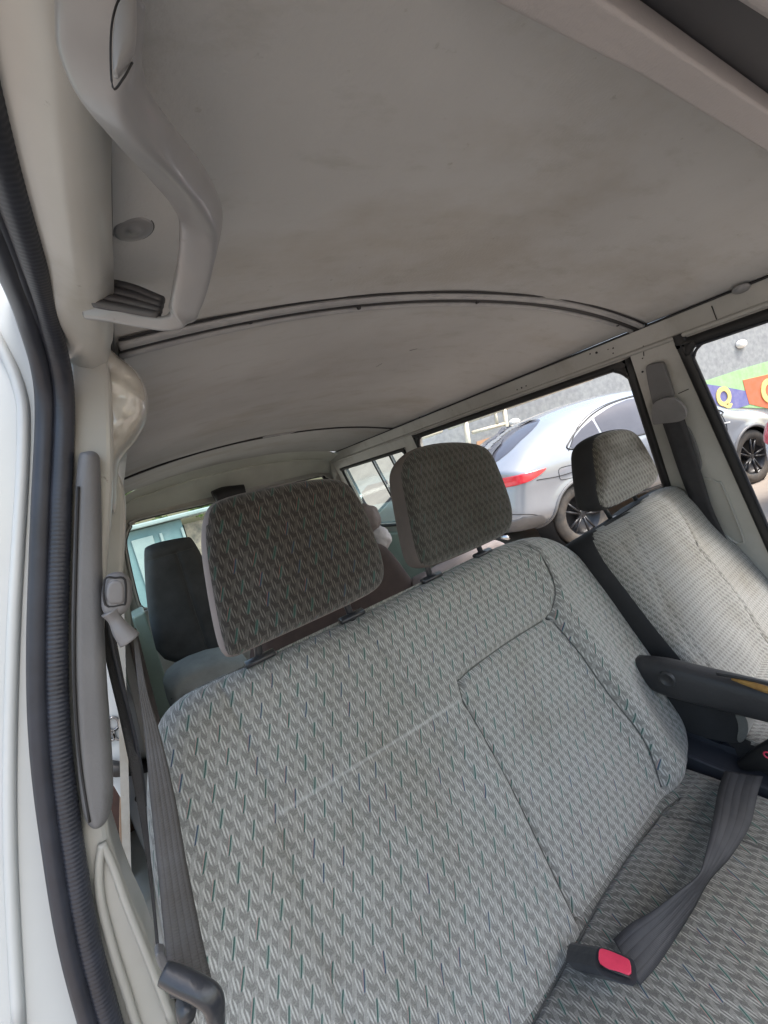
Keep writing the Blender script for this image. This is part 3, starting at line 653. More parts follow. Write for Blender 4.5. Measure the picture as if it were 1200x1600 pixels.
# ================================================================== FRONT BENCH
RK = math.radians(23.6)
BV = np.array((0, math.sin(RK), math.cos(RK))); BN = np.array((0, -math.cos(RK), math.sin(RK))); BU = np.array((1., 0, 0))
BO = np.array((.4, .41, -.77)); TF = .05
bench = thing('bench_seat', 'front bench seat for two in patterned grey cloth beside the open door', 'seat', (.4, .3, -1.15))
def b2(px, off=0): return frame_px(px, BO, BU, BV, BN, off)
out_px = [(1052, 1215), (1060, 1170), (1045, 1105), (1002, 1025), (945, 935), (893, 872), (855, 846), (820, 840), (762, 860), (690, 897), (560, 963), (400, 1035), (330, 1062), (280, 1090), (247, 1125), (228, 1200), (232, 1330), (262, 1500), (300, 1700), (640, 1980), (828, 1590), (905, 1455)]
out = b2(out_px, -TF)
zc = 0
seams = [(b2([(722, 1064), (728, 1095), (752, 1135), (800, 1222), (862, 1340), (908, 1440)]), .0115, .007),
         (b2([(722, 1064), (740, 1045), (790, 1008), (862, 963)]), .010, .006),
         (b2([(862, 963), (905, 1020), (950, 1085), (1000, 1155), (1040, 1230)]), .009, .007),
         (b2([(862, 963), (858, 920), (835, 872), (815, 842)]), .010, .006),
         (b2([(560, 965), (630, 1060), (722, 1180), (760, 1260), (850, 1400), (880, 1470), (905, 1500)]), .0048, .0045),
         (b2([(345, 1070), (400, 1180), (440, 1290), (490, 1440), (560, 1640)]), .0048, .0045),
         (b2([(420, 1040), (520, 1180), (640, 1400), (720, 1590)]), .0030, .0045),
         (b2([(650, 920), (715, 1000), (730, 1050)]), .003, .004)]
pb = b2([(862, 963), (1040, 1230), (722, 1064), (908, 1440)])
def bpuff(u, v):
    h = np.zeros_like(u)
    # right bolster stands proud, centre panel slightly sunk, soft lumps
    ur = np.interp(v, [pb[1][1], pb[0][1]], [pb[1][0], pb[0][0]])
    h += .028 * np.exp(-((u - ur - .05) / .045) ** 2)
    ul = np.interp(v, [pb[3][1], pb[2][1]], [pb[3][0], pb[2][0]])
    inside = 1 / (1 + np.exp(-(u - ul) / .006)) * (1 / (1 + np.exp((u - ur) / .008))) * (1 / (1 + np.exp((v - pb[2][1]) / .008)))
    h += -.012 * inside
    h += np.vectorize(lambda a, b: noise.noise(Vector((a * 7, b * 7, 2))) * .006)(u, v)
    h += .010 * np.exp(-((u - (ul - .16)) / .16) ** 2) * np.exp(-((v - .15) / .25) ** 2)
    return h
l0, l1 = b2([(395, 1297), (748, 1076)]); ld = (l1 - l0) / np.linalg.norm(l1 - l0)
nt = M['bench'].node_tree; bs = nt.nodes['Principled BSDF']; src = bs.inputs['Base Color'].links[0].from_socket
uvn = nt.nodes.new('ShaderNodeUVMap'); uvn.uv_map = 'UVMap'; sx = nt.nodes.new('ShaderNodeSeparateXYZ'); nt.links.new(uvn.outputs[0], sx.inputs[0])
du_ = mth(nt, 'SUBTRACT', sx.outputs[0], float(l0[0])); dv_ = mth(nt, 'SUBTRACT', sx.outputs[1], float(l0[1]))
dist = mth(nt, 'ABSOLUTE', mth(nt, 'ADD', mth(nt, 'MULTIPLY', du_, float(-ld[1])), mth(nt, 'MULTIPLY', dv_, float(ld[0]))))
dist = mth(nt, 'ADD', dist, mth(nt, 'MULTIPLY', mth(nt, 'SUBTRACT', noise_t(nt, 60, 2), .5), .004))
al = mth(nt, 'ADD', mth(nt, 'MULTIPLY', du_, float(ld[0])), mth(nt, 'MULTIPLY', dv_, float(ld[1]))); LN = float(np.linalg.norm(l1 - l0))
mk = mth(nt, 'MULTIPLY', mth(nt, 'SUBTRACT', 1.0, ramp(nt, dist, .001, .004)), mth(nt, 'MULTIPLY', ramp(nt, al, 0, .05), mth(nt, 'SUBTRACT', 1.0, ramp(nt, al, LN - .04, LN))))
nt.links.new(mixc(nt, mth(nt, 'MULTIPLY', mk, .26), src, (.60, .60, .58)), bs.inputs['Base Color'])
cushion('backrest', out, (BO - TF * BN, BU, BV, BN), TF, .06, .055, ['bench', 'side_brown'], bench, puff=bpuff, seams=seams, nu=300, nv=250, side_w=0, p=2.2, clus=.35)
# pale chalk line rubbed across the cloth
# seat cushion
SO = np.array((.4, .2, -.775)); SU = np.array((1., 0, 0)); SV = np.array((0, 1., 0)); SN = np.array((0, 0, 1.))
TS = .05
def s2(px, off=0): return frame_px(px, SO, SU, SV, SN, off)
souts = [(-.50, .26), (-.50, -.30), (.40, -.30), (.46, -.28), (.475, -.1), (.475, .22), (.46, .26)]
sseam = [(s2([(1060, 1240), (1030, 1262), (975, 1340), (935, 1400), (895, 1480), (830, 1600), (760, 1760)]), .008, .005),
         (s2([(1040, 1268), (1110, 1290), (1200, 1330)]), .006, .006),
         (s2([(975, 1340), (1040, 1395), (1200, 1500)]) * 1, .0, .005)]
def spuff(u, v):
    return .012 * np.exp(-((u + .05) / .3) ** 2) + np.vectorize(lambda a, b: noise.noise(Vector((a * 7, b * 7, 7))) * .006)(u, v) - .012 * np.clip((v - .16) / .06, 0, 1)
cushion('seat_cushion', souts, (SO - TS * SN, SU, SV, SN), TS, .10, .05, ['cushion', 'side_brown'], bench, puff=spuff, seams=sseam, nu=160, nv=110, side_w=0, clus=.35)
box('seat_base', (.37, .16, -1.02), (.86, .46, .24), 'navy', bench, bev=.02)
# headrests
def headrest(par, px, y, Tf, Tb, rf, mats, side_w, posts, tilt=.15, yp=None, nu=70, nv=60, puffa=.006, seed=1):
    N_ = _n(np.array((0, -1, tilt * 1.0))); V_ = _n(np.array((0, tilt, 1.))); O_ = np.array((0, y, 0.))
    h = cushion('headrest', frame_px(px, O_, BU, V_, N_), (O_, BU, V_, N_), Tf, Tb, rf, mats, par, nu=nu, nv=nv, side_w=side_w, rb=rf * 1.3, p=2.4,
                puff=lambda u, v: np.vectorize(lambda a, b: noise.noise(Vector((a * 12, b * 12, seed))) * puffa)(u, v))
    for (a, b), (c, d) in posts:
        y2 = yp or y
        p0, p1 = at(a, b, y=y2), at(c, d, y=y2)
        p1 = p1 + (p1 - p0) * .6; 
        tube('post', [p0 + (p0 - p1) * .8, p1], .0065, 'darkplastic', h, n=10)
        g_ = at(c, d, y=y2 + .0); e = np.array((.024, 0, 0))
        tube('post_guide', [g_ - e + np.array((0, -.004, .000)), g_ + e + np.array((0, -.004, .0))], [(.010, .006)] * 2, 'darkplastic', h, n=12, up=(0, 0, 1))
    return h
headrest(bench, [(318, 803), (335, 782), (420, 762), (495, 749), (534, 753), (558, 783), (578, 833), (595, 883), (592, 915), (564, 935), (476, 976), (395, 1012), (362, 1028), (347, 1024), (336, 985), (324, 920), (314, 850)],
         .67, .035, .06, .03, ['headrest', 'side_vinyl'], .004, [((402, 1005), (405, 1028)), ((540, 940), (548, 962))], yp=.672, seed=3)
headrest(bench, [(620, 722), (640, 702), (690, 692), (742, 695), (760, 711), (778, 752), (793, 798), (792, 828), (776, 842), (708, 872), (662, 890), (645, 884), (634, 845), (624, 790), (616, 745)],
         .67, .03, .05, .028, ['headrest_plain', 'side_brown'], .004, [((668, 885), (672, 902)), ((746, 850), (752, 864))], yp=.675, seed=5)

# ================================================================== DRIVER SEAT
drv = thing('driver_seat', 'driver seat in pale diamond cloth with black sides and torn armrest', 'seat', (1.13, .3, -1.15))
DO = np.array((1.13, .335, -.77)); TD = .05
def d2(px, off=0): return frame_px(px, DO, BU, BV, BN, off)
dout = [(908, 838), (925, 826), (960, 812), (1000, 775), (1030, 762), (1065, 764), (1115, 792), (1170, 850), (1260, 950), (1400, 1200), (1300, 1330), (1140, 1180), (1056, 1050), (1002, 985), (958, 925), (922, 878)]
dseam = [(d2([(1062, 800), (1080, 835), (1092, 862), (1140, 920), (1200, 1010)]), .012, .006),
         (d2([(985, 815), (1010, 870), (1040, 940), (1110, 1040), (1150, 1100)]), .0045, .006),
         (d2([(940, 830), (975, 850), (1010, 905), (1060, 985), (1120, 1060)]), .0045, .009)]
def dpuff(u, v):
    return .010 * np.exp(-((u - .17) / .04) ** 2) + np.vectorize(lambda a, b: noise.noise(Vector((a * 9, b * 9, 4))) * .006)(u, v)
cushion('backrest', d2(dout, -TD), (DO - TD * BN, BU, BV, BN), TD, .12, .06, ['driver', 'black_cloth'], drv, puff=dpuff, seams=dseam, nu=130, nv=130, side_w=.006, clus=.4, p=2.3, rb=.03)
headrest(drv, [(912, 690), (928, 678), (962, 671), (980, 676), (996, 698), (1019, 745), (1012, 762), (975, 783), (940, 800), (926, 795), (920, 770), (914, 725)],
         .60, .028, .055, .025, ['driver_head', 'black_cloth'], .005, [((948, 800), (955, 812)), ((990, 775), (997, 787))], seed=8, yp=.61)
DSO = np.array((1.14, .2, -.715))
cushion('seat_cushion', [(-.25, .24), (-.25, -.28), (.25, -.28), (.25, .24)], (DSO - .04 * SN, SU, SV, SN), .04, .09, .04, ['driver', 'black_cloth'], drv, nu=60, nv=60, side_w=.012, it=3)
prism('seat_base', [(.87, .52, -.76), (.87, -.08, -.79), (.87, -.05, -.92), (.87, .1, -1.12), (.87, .52, -1.12)], (1, 0, 0), .5, 'navy', drv, .012)
def slabx(name, px, x, t, mat, par, bev=.006, sm=2):
    P = chaikin(np.array([at(a, b, x=x) for a, b in px]), sm); return prism(name, P, (1, 0, 0), t, mat, par, bev)
XA = .915
ap = crom([at(1000, 1046, x=XA + .002), at(1040, 1057, x=XA), at(1100, 1072, x=XA), at(1200, 1096, x=XA), at(1300, 1120, x=XA), at(1420, 1145, x=XA)], 8)
ar = tube('armrest', ap, crom([(.024, .034), (.027, .043), (.028, .042), (.028, .038), (.026, .034), (.018, .018)], 8), 'arm', drv, n=24, sq=2.8)
tube('torn_foam', crom([at(1143, 1061, x=XA - .021), at(1165, 1067, x=XA - .024), at(1196, 1077, x=XA - .025), at(1230, 1087, x=XA - .025)], 5), crom([(.002, .002), (.005, .005), (.006, .007), (.004, .004)], 5), 'foam', ar, n=8)
tube('torn_edge', crom([at(1120, 1053, x=XA - .017), at(1150, 1058, x=XA - .021), at(1190, 1066, x=XA - .022), at(1240, 1078, x=XA - .020)], 5), [(.0022, .0034)] * 16, 'arm', ar, n=6)
V, Fc = revolve_vf(at(1042, 1062, x=XA - .029), (-1, 0, 0), [(0, .0), (.011, .0), (.013, .003), (.016, .003), (.018, -.004)], 28); mesh('pivot_cap', V, Fc, 'arm', ar)
slabx('cushion_side', [(1020, 1080), (1110, 1100), (1150, 1108), (1166, 1120), (1170, 1145), (1160, 1163), (1120, 1158), (1060, 1140), (1035, 1110)], .925, .05, 'black_cloth', drv, .01)
slabx('cushion_end', [(1146, 1112), (1166, 1118), (1171, 1143), (1160, 1162), (1150, 1158), (1155, 1135)], .922, .05, 'driver', drv, .006)
slabx('side_cover', [(1050, 1128), (1110, 1158), (1150, 1172), (1188, 1184), (1186, 1205), (1168, 1226), (1120, 1218), (1070, 1212), (1052, 1180)], .93, .03, 'navy', drv, .01)
slabx('cover_lip', [(1118, 1160), (1150, 1170), (1186, 1184), (1180, 1200), (1160, 1196), (1140, 1180)], .926, .012, 'navy', drv, .005)
tube('buckle_stalk', crom([at(1160, 1196, x=.90), at(1180, 1190, x=.895), at(1200, 1180, x=.89), at(1225, 1160, x=.89)], 5), crom([(.010, .010), (.016, .016), (.02, .02), (.016, .016)], 5), 'black', drv, n=12)
tube('release_ring', [at(1200, 1180, x=.868) + np.array((0, .006 * math.cos(a), .006 * math.sin(a))) for a in np.linspace(0, 2 * math.pi, 17)[:-1]], .0016, 'red', drv, n=6, closed=True, up=(1, 0, 0))
prism('floor_mat', [(.86, .62, -.95), (1.05, .62, -.95), (1.05, .3, -1.1), (.86, .3, -1.1)], (0, 0, -1), .02, 'side_vinyl', drv, .005)

# ================================================================== BELTS
pb_ = thing('seat_belt', 'dark seat belt hanging from the left pillar down beside the bench', 'seat belt', tuple(at(190, 930, y=.49)))
cush_px('anchor_cover', [(161, 905), (172, 894), (192, 893), (205, 905), (208, 930), (203, 950), (190, 962), (170, 965), (159, 955), (158, 935)], .485, .012, .012, .008, ['plastic'], pb_, nu=30, nv=30)
cush_px('anchor_button', [(166, 907), (194, 905), (195, 940), (190, 944), (165, 944)], .4742, .003, .002, .003, ['plastic'], pb_, nu=16, nv=16)
tube('button_outline', crom([at(a, b, y=.4735) for a, b in ((164, 906), (180, 903), (195, 906), (196, 940), (190, 945), (165, 945))], 4, True), .0011, 'gap', pb_, n=5, closed=True, up=(0, 1, 0))
tube('anchor_neck', crom([at(a, b, y=.478) for a, b in ((172, 955), (180, 968), (190, 985), (203, 1000))], 6), crom([(.009, .008), (.006, .006), (.009, .008), (.011, .010)], 6), 'plastic', pb_, n=14)
def pr(a, b, y, y2=None): return (at(*a, y=y), at(*b, y=y2 or y))
ribbon('webbing', [pr((208, 995), (215, 998), .488), pr((216, 1075), (230, 1078), .482), pr((226, 1150), (251, 1150), .475), pr((235, 1250), (274, 1248), .462), pr((246, 1355), (292, 1350), .445), pr((257, 1465), (316, 1468), .425), pr((266, 1560), (338, 1560), .41)], 'web', pb_)
ribbon('webbing', [pr((157, 950), (172, 950), .55), pr((163, 1020), (186, 1020), .55), pr((186, 1120), (205, 1120), .55), pr((205, 1210), (222, 1210), .54), pr((222, 1300), (232, 1300), .53), pr((236, 1400), (241, 1400), .52), pr((245, 1490), (250, 1490), .50)], 'webdark', pb_)
tube('webbing_fold', crom([at(a, b, y=.545) for a, b in ((166, 960), (182, 1040), (208, 1140), (222, 1215), (226, 1260))], 5), .0024, 'rubber', pb_, n=6)
g1 = tube('belt_guide', crom([at(258, 1522, y=.40), at(285, 1534, y=.39), at(312, 1547, y=.38), at(332, 1563, y=.375), at(340, 1592, y=.375)], 6), crom([(.0075, .0120), (.0085, .0130), (.0085, .0130), (.0085, .0120), (.006, .009)], 6), 'darkplastic', pb_, n=20, up=(0, -.6, .8), sq=3.2)
V, Fc = revolve_vf(at(292, 1580, y=.40), (0, -1, 0), [(0, .006), (.006, .006), (.008, 0), (.008, -.01)], 16); mesh('guide_bolt', V, Fc, 'darkplastic', pb_)
slab('guide_bracket', [(240, 1488), (262, 1490), (268, 1530), (250, 1520)], .44, .012, 'trim', pb_, bev=.003)

rb_ = thing('seat_belt', 'black seat belt on the right pillar beside the driver headrest', 'seat belt', tuple(px_on_wall(1045, 640, -.02)))
def pw(px, py, d): return px_on_wall(px, py, -d)
wn_ = np.array((-.97, 0, -.24))
prism('height_adjuster', chaikin([pw(1011, 575, .004), pw(1014, 568, .004), pw(1036, 564, .004), pw(1041, 568, .004), pw(1060, 630, .004), pw(1026, 645, .004)], 1), wn_, .016, 'trim', rb_, .004)
cl = [pw(1021, 652, .03), pw(1040, 632, .035), pw(1060, 632, .035), pw(1072, 642, .03)]
prism('belt_loop', chaikin([pw(1020, 640, .025), pw(1024, 625, .025), pw(1050, 617, .025), pw(1070, 630, .025), pw(1076, 648, .025), pw(1068, 656, .025), pw(1030, 660, .025), pw(1022, 662, .025)], 2), wn_, .014, 'plastic', rb_, .005)
ribbon('webbing', [(pw(1032, 652, .036), pw(1066, 650, .036)), (pw(1045, 690, .03), pw(1080, 690, .03)), (pw(1062, 740, .025), pw(1098, 745, .025)), (pw(1082, 790, .022), pw(1118, 805, .022)), (pw(1120, 870, .02), pw(1160, 890, .02))], 'webdark', rb_)
ribbon('webbing', [(pw(1036, 655, .018), pw(1070, 655, .018)), (pw(1070, 750, .012), pw(1100, 752, .012)), (pw(1100, 830, .01), pw(1125, 835, .01))], 'webdark', rb_)
prism('pillar_cover', chaikin([pw(1068, 660, .003), pw(1082, 672, .003), pw(1098, 720, .003), pw(1097, 735, .003), pw(1088, 730, .003), pw(1070, 690, .003)], 2), wn_, .010, 'trim', rb_, .003)

bb = thing('seat_belt', 'grey lap belt with red button buckle lying on the bench cushion', 'seat belt', tuple(at(960, 1500, z=-.76)))
ZC = -.765
def ph(px, py, h): return at(px, py, z=ZC + h)
def pp2(a, b, h1, h2): return (ph(*a, h1), ph(*b, h2))
ribbon('webbing', [pp2((1132, 1205), (1192, 1213), .02, .015), pp2((1122, 1235), (1184, 1240), .028, .022), pp2((1113, 1285), (1172, 1290), .045, .03), pp2((1102, 1335), (1142, 1338), .05, .03), pp2((1092, 1366), (1108, 1376), .05, .025),
                   pp2((1060, 1393), (1085, 1418), .045, .015), pp2((1020, 1423), (1058, 1462), .038, .01), pp2((985, 1443), (1028, 1508), .032, .008), pp2((958, 1468), (1000, 1540), .022, .006)], 'weblap', bb, n=10)
fr_px = [(931, 1484), (940, 1478), (986, 1495), (994, 1504), (997, 1535), (988, 1544), (928, 1520)]
frt = [ph(a, b, .045) for a, b in fr_px]
prism('buckle', chaikin(frt, 1), _n(np.array((-.12, .85, -.55))), .055, 'darkplastic', bb, .003)
btn = [ph(a, b, .0465) for a, b in ((936, 1485), (944, 1484), (980, 1499), (986, 1505), (987, 1528), (965, 1520), (948, 1516), (935, 1505))]
prism('release_button', chaikin(btn, 1), (0, 0, 1), .003, 'red', bb, .001)
tube('button_slot', [ph(a, b, .0475) for a, b in ((938, 1510), (960, 1518), (985, 1528))], .0016, 'black', bb, n=6)

# ================================================================== REAR SEATS
rs = thing('rear_seat', 'charcoal rear seat with pale grey cushion by the back window', 'seat', (.25, 2.1, -1.15))
ro = frame_px([(224, 865), (228, 851), (292, 838), (300, 840), (322, 880), (345, 960), (372, 1010), (252, 1048), (230, 960)], *Fy(2.1))
cushion('backrest', ro, Fy(2.1), .05, .05, .04, ['seat_dark'], rs, nu=60, nv=60, seams=[([(a, -.12) for a in np.linspace(.0, .5, 6)], .006, .01), ([(.20, z) for z in np.linspace(-.12, -.7, 6)], .006, .01)])
ro = frame_px([(250, 1045), (365, 1003), (400, 1050), (385, 1075), (275, 1112), (262, 1100)], *Fy(1.95))
cushion('seat_cushion', ro, Fy(1.95), .14, .1, .035, ['seat_grey'], rs, nu=40, nv=30, seams=[([tuple(ro[0] * .5 + ro[4] * .5), tuple(ro[1] * .5 + ro[3] * .5)], .012, .008)])
box('seat_base', (.25, 2.0, -.98), (.4, .3, .36), 'navy', rs, bev=.02)
r2_ = thing('rear_seat', 'brown seat back showing between the two bench headrests', 'seat', (.6, 1.35, -1.15))
ro = frame_px([(390, 1000), (420, 900), (470, 862), (560, 845), (588, 846), (606, 858), (640, 905), (700, 990), (700, 1150), (390, 1150)], *Fy(1.35))
cushion('backrest', ro, Fy(1.35), .05, .06, .06, ['seat_brown'], r2_, nu=50, nv=40)
box('seat_cushion', (.6, 1.15, -.72), (.42, .42, .12), 'seat_brown', r2_, bev=.04, seg=4)
box('seat_base', (.6, 1.2, -.97), (.36, .34, .36), 'navy', r2_, bev=.02)
r3_ = thing('folding_seat', 'mauve vinyl folding seat behind the bench under the right headrest', 'seat', (1.0, 1.35, -1.15))
ro = frame_px([(640, 905), (668, 892), (760, 845), (775, 842), (800, 860), (830, 1000), (700, 1050), (660, 980)], *Fy(1.30))
cushion('backrest', ro, Fy(1.30), .04, .05, .04, ['side_vinyl'], r3_, nu=40, nv=30)
box('seat_base', (1.02, 1.33, -.9), (.3, .08, .5), 'navy', r3_, bev=.01)
wb = thing('stuffed_cushion', 'pale lumpy stuffed cushion perched behind the patterned left headrest', 'cushion', tuple(at(580, 815, y=1.5)))
def blob(name, c, r, mat, par, seed, sq=(1, 1, 1)):
    bm = bmesh.new(); bmesh.ops.create_icosphere(bm, subdivisions=4, radius=1)
    V = []
    for v in bm.verts:
        k = 1 + .12 * noise.noise(v.co * 2.2 + Vector((seed, 0, 0))) + .05 * noise.noise(v.co * 6); V.append(np.array(c) + np.array(v.co) * k * r * np.array(sq))
    Fc = [[v.index for v in f.verts] for f in bm.faces]; bm.free()
    return mesh(name, V, Fc, mat, par)
blob('lobe', at(570, 812, y=1.5), .068, 'side_vinyl', wb, 1)
blob('lobe', at(590, 842, y=1.5), .058, 'pale_cloth', wb, 4)
box('stalk', (at(580, 850, y=1.5) + np.array((0, .0, -.35))), (.03, .03, .7), 'black', wb, bev=.005)

# ================================================================== CARS OUTSIDE
def make_car(label, paint, L, H, W, prof, belt, side_win, rear_win, lamp, wheels, wr=.37, seams_=(), clad=None, group=None, nu=90, nv=60, detail=True):
    """local frame: +X forward from the rear bumper, near side -Y, z from the ground"""
    car = thing('parked_car', label, 'car', (0, 0, 0), group)
    poly = chaikin(prof, 2)
    zmax = H
    def hf(u, v, d):
        plan = rnd_(d, .34, 2.7)
        tum = 1 - .26 * np.clip((v - belt) / (zmax - belt), 0, 1.2) ** 1.15 - .05 * np.clip((.55 - v) / .4, 0, 1) + .012 * np.exp(-((v - belt + .12) / .1) ** 2)
        arch = 0
        for wx in wheels: arch = arch + .022 * np.exp(-((np.hypot(u - wx, v - wr) - wr - .06) / .035) ** 2)
        nose = 1 - .10 * np.clip((u - (L - .9)) / .9, 0, 1) ** 2 - .07 * np.clip((.8 - u) / .8, 0, 1) ** 2
        return W / 2 * plan * tum * nose + arch
    hole = lambda u, v: any(math.hypot(u - wx, v - wr) < wr + .045 for wx in wheels)
    fo = ((0, 0, 0), (1, 0, 0), (0, 0, 1), (0, -1, 0))
    body = cushion('body', prof, fo, 1, 1, .34, [paint], car, nu=nu, nv=nv, hfun=hf, holes=hole, clus=.45)
    def patch(name, pol, mat, par, off=.004, n1=30, n2=16, it=1, both=True):
        pl_ = chaikin(pol, it) if it else np.array(pol, float)
        U, Vv = row_grid(pl_, n1, n2, .3); e = 2e-3
        def S(u, v):
            d = seg_dist(u, v, poly); return np.stack([u, -hf(u, v, d), v], -1)
        P0 = S(U, Vv); Tu = S(U + e, Vv) - S(U - e, Vv); Tv = S(U, Vv + e) - S(U, Vv - e)
        Nn = np.cross(Tu, Tv); Nn /= np.linalg.norm(Nn, axis=-1)[..., None] + 1e-9
        P0 = P0 + Nn * off
        idx = np.arange(n1 * n2).reshape(n2, n1); V = P0.reshape(-1, 3)
        Fc = [(idx[i, j], idx[i, j + 1], idx[i + 1, j + 1], idx[i + 1, j]) for i in range(n2 - 1) for j in range(n1 - 1)]
        central = name in ('rear_window', 'rear_bumper')
        V2 = V * np.array((1, -1, 1))
        if central:
            Fc = Fc + [tuple(int(q) + len(V) for q in f)[::-1] for f in Fc]; return mesh(name, np.concatenate([V, V2]), Fc, mat, par)
        mesh(name, V2, [f[::-1] for f in Fc], mat, par); return mesh(name, V, Fc, mat, par)
    def line(name, pts, r, mat, par, off=.003, closed=False):
        P = crom(pts, 6, closed); d = seg_dist(P[:, 0], P[:, 1], poly); h = hf(P[:, 0], P[:, 1], d)
        for s in (1, -1): o = mesh(name, *tube_vf(np.stack([P[:, 0], s * (h + off), P[:, 1]], 1), r, n=6, up=(0, 1, 0), closed=closed), mat, par)
        return o
    for w_ in side_win: patch('window', w_, 'carglass', car, it=0)
    if rear_win: patch('rear_window', rear_win, 'carglass', car, n1=40, n2=30, it=0)
    for s_ in lamp: patch('tail_light', s_, 'lamp_red', car, off=.008, n1=40, n2=12)
    if clad: patch('lower_cladding', clad, 'cladding', car, off=.006, n1=60, n2=10, it=0)
    for s_ in seams_: line('panel_gap', s_, .005, 'gap', car, off=.001)
    for wx in wheels:
        for s in (-1, 1): mesh('wheel_well', *revolve_vf((wx, s * W * .30, wr), (0, s, 0), [(wr + .04, .12 * W + .1), (wr + .05, 0)], 40), 'black', car)
        th = np.linspace(-.25, math.pi + .25, 40); pts = [(wx + (wr + .05) * math.cos(t), wr + (wr + .05) * math.sin(t)) for t in th]
        line('arch_lip', pts[::2], .020, 'cladding' if detail else paint, car, off=-.003)
        for s in (-1, 1):
            c = (wx, s * (W / 2 - .13), wr)
            wv = revolve_vf(c, (0, s, 0), [(wr * .66, .095), (wr * .70, .115), (wr * .86, .125), (wr * .96, .11), (wr, .08), (wr, -.08), (wr * .9, -.11)], 40)
            w_ = fixn(mesh('wheel', *wv, 'tyre', car))
            parts = [revolve_vf(c, (0, s, 0), [(wr * .68, .10), (wr * .64, .095), (wr * .62, .0), (0, -.01)], 30), revolve_vf(c, (0, s, 0), [(wr * .15, .02), (wr * .15, .085), (wr * .1, .095), (0, .095)], 16)]
            for k in range(10):
                a = 2 * math.pi * (k // 2 + (.16 if k % 2 else -.16) + .05) / 5
                dv = np.array((math.cos(a), 0, math.sin(a))); cc = np.array(c)
                parts.append(tube_vf([cc + dv * wr * .1 + np.array((0, s * .085, 0)), cc + dv * wr * .66 + np.array((0, s * .09, 0))], .015, n=6, up=(0, 1, 0)))
            mesh('rim', *join(parts), 'rim', w_)
    return car, patch, line
def place(car, pos, ang): car.location = pos; car.rotation_euler = (0, 0, ang); 
TH = math.atan2(-.30, .955); AX = np.array((math.cos(TH), math.sin(TH), 0)); AN = np.array((-AX[1], AX[0], 0))   # AN points away from the van
suv_prof = [(.03, .42), (.0, .60), (.04, .80), (.10, 1.02), (.04, 1.12), (.16, 1.21), (.50, 1.42), (1.0, 1.62), (1.6, 1.72), (2.4, 1.745), (2.95, 1.68), (3.5, 1.42), (3.85, 1.17), (4.4, 1.08), (4.75, .92), (4.9, .70), (4.88, .35), (4.6, .22), (2.4, .24), (.3, .26)]
suv, sp, sl_ = make_car('silver blue coupe shaped off-roader with long red tail light, seen through side window', 'silver', 4.9, 1.725, 1.98, suv_prof, 1.05,
    [[(1.02, 1.175), (1.06, 1.16), (1.5, 1.13), (1.5, 1.43), (1.3, 1.36), (1.12, 1.27)], [(1.54, 1.128), (2.46, 1.09), (2.46, 1.555), (2.2, 1.56), (1.9, 1.53), (1.54, 1.445)], [(2.54, 1.088), (3.42, 1.07), (3.3, 1.19), (3.1, 1.35), (2.9, 1.49), (2.75, 1.54), (2.54, 1.555)]],
    [(.17, 1.255), (.26, 1.225), (.62, 1.40), (1.10, 1.60), (1.10, 1.655), (.95, 1.60), (.50, 1.425)],
    [[(.0, 1.0), (.03, .925), (.30, .925), (.50, .975), (.62, 1.03), (.58, 1.045), (.3, 1.035), (.06, 1.05)]],
    (1.0, 3.95), .375, clad=None,
    seams_=[[(1.5, 1.12), (1.44, .95), (1.5, .75), (1.52, .42), (2.4, .40), (2.52, .42), (2.52, 1.1)], [(.45, .93), (.8, .90), (1.3, .92)], [(2.52, .42), (3.4, .42), (3.5, .8), (3.45, 1.07)],
            [(.98, 1.15), (1.3, 1.41), (1.8, 1.56), (2.5, 1.59), (2.95, 1.50), (3.45, 1.09)], [(.10, .62), (.35, .55), (.48, .45)]])
for w_ in ([(1.0, 1.165), (1.5, 1.12), (2.5, 1.08), (3.46, 1.06), (3.3, 1.21), (3.1, 1.37), (2.9, 1.51), (2.5, 1.575), (2.0, 1.57), (1.6, 1.50), (1.3, 1.39), (1.08, 1.27)],): sl_('window_trim', w_, .010, 'frame_dark', suv, off=.002, closed=True)
fh = [(.78, .985), (.98, .975), (1.01, .93), (1.0, .86), (.97, .84), (.78, .85), (.75, .90)]
sl_('fuel_flap', fh, .004, 'gap', suv, off=.001, closed=True)
for hx in (1.62, 2.62): sl_('door_handle', [(hx, .99), (hx + .2, .985)], .012, 'silver', suv, off=.014)
sp('rear_bumper', [(.02, .30), (.0, .55), (.3, .56), (.5, .50), (.56, .30)], 'cladding', suv, off=.006, n1=30, n2=12)
sp('fender_badge', [(3.42, .93), (3.56, .925), (3.56, .945), (3.42, .95)], 'mwhite', suv, off=.008, n1=6, n2=4, it=0)
tube('exhaust_trim', [(.08, -.55, .33), (.08, -.75, .34)], .03, 'chrome', suv, n=10)
contact = np.array((4.53, 2.94, 0))
so = contact - AX * .84 + AN * 1.0
place(suv, (so[0], so[1], GZ), TH); suv.scale = (1.05, 1.05, 1.05)
hat_prof = [(.05, .40), (.0, .55), (.03, .85), (.10, 1.0), (.18, 1.12), (.45, 1.38), (.75, 1.50), (1.5, 1.54), (2.3, 1.50), (2.9, 1.22), (3.2, 1.04), (3.75, .95), (4.1, .80), (4.2, .6), (4.15, .3), (3.9, .2), (2, .2), (.3, .24)]
hw = [[(.75, 1.08), (1.35, 1.04), (1.35, 1.38), (1.0, 1.38), (.85, 1.3)], [(1.42, 1.03), (2.05, 1.0), (2.05, 1.38), (1.42, 1.38)], [(2.12, 1.0), (2.8, .99), (2.6, 1.18), (2.3, 1.37), (2.12, 1.38)]]
hrw = [(.17, 1.10), (.24, 1.08), (.60, 1.38), (.62, 1.43), (.50, 1.395)]
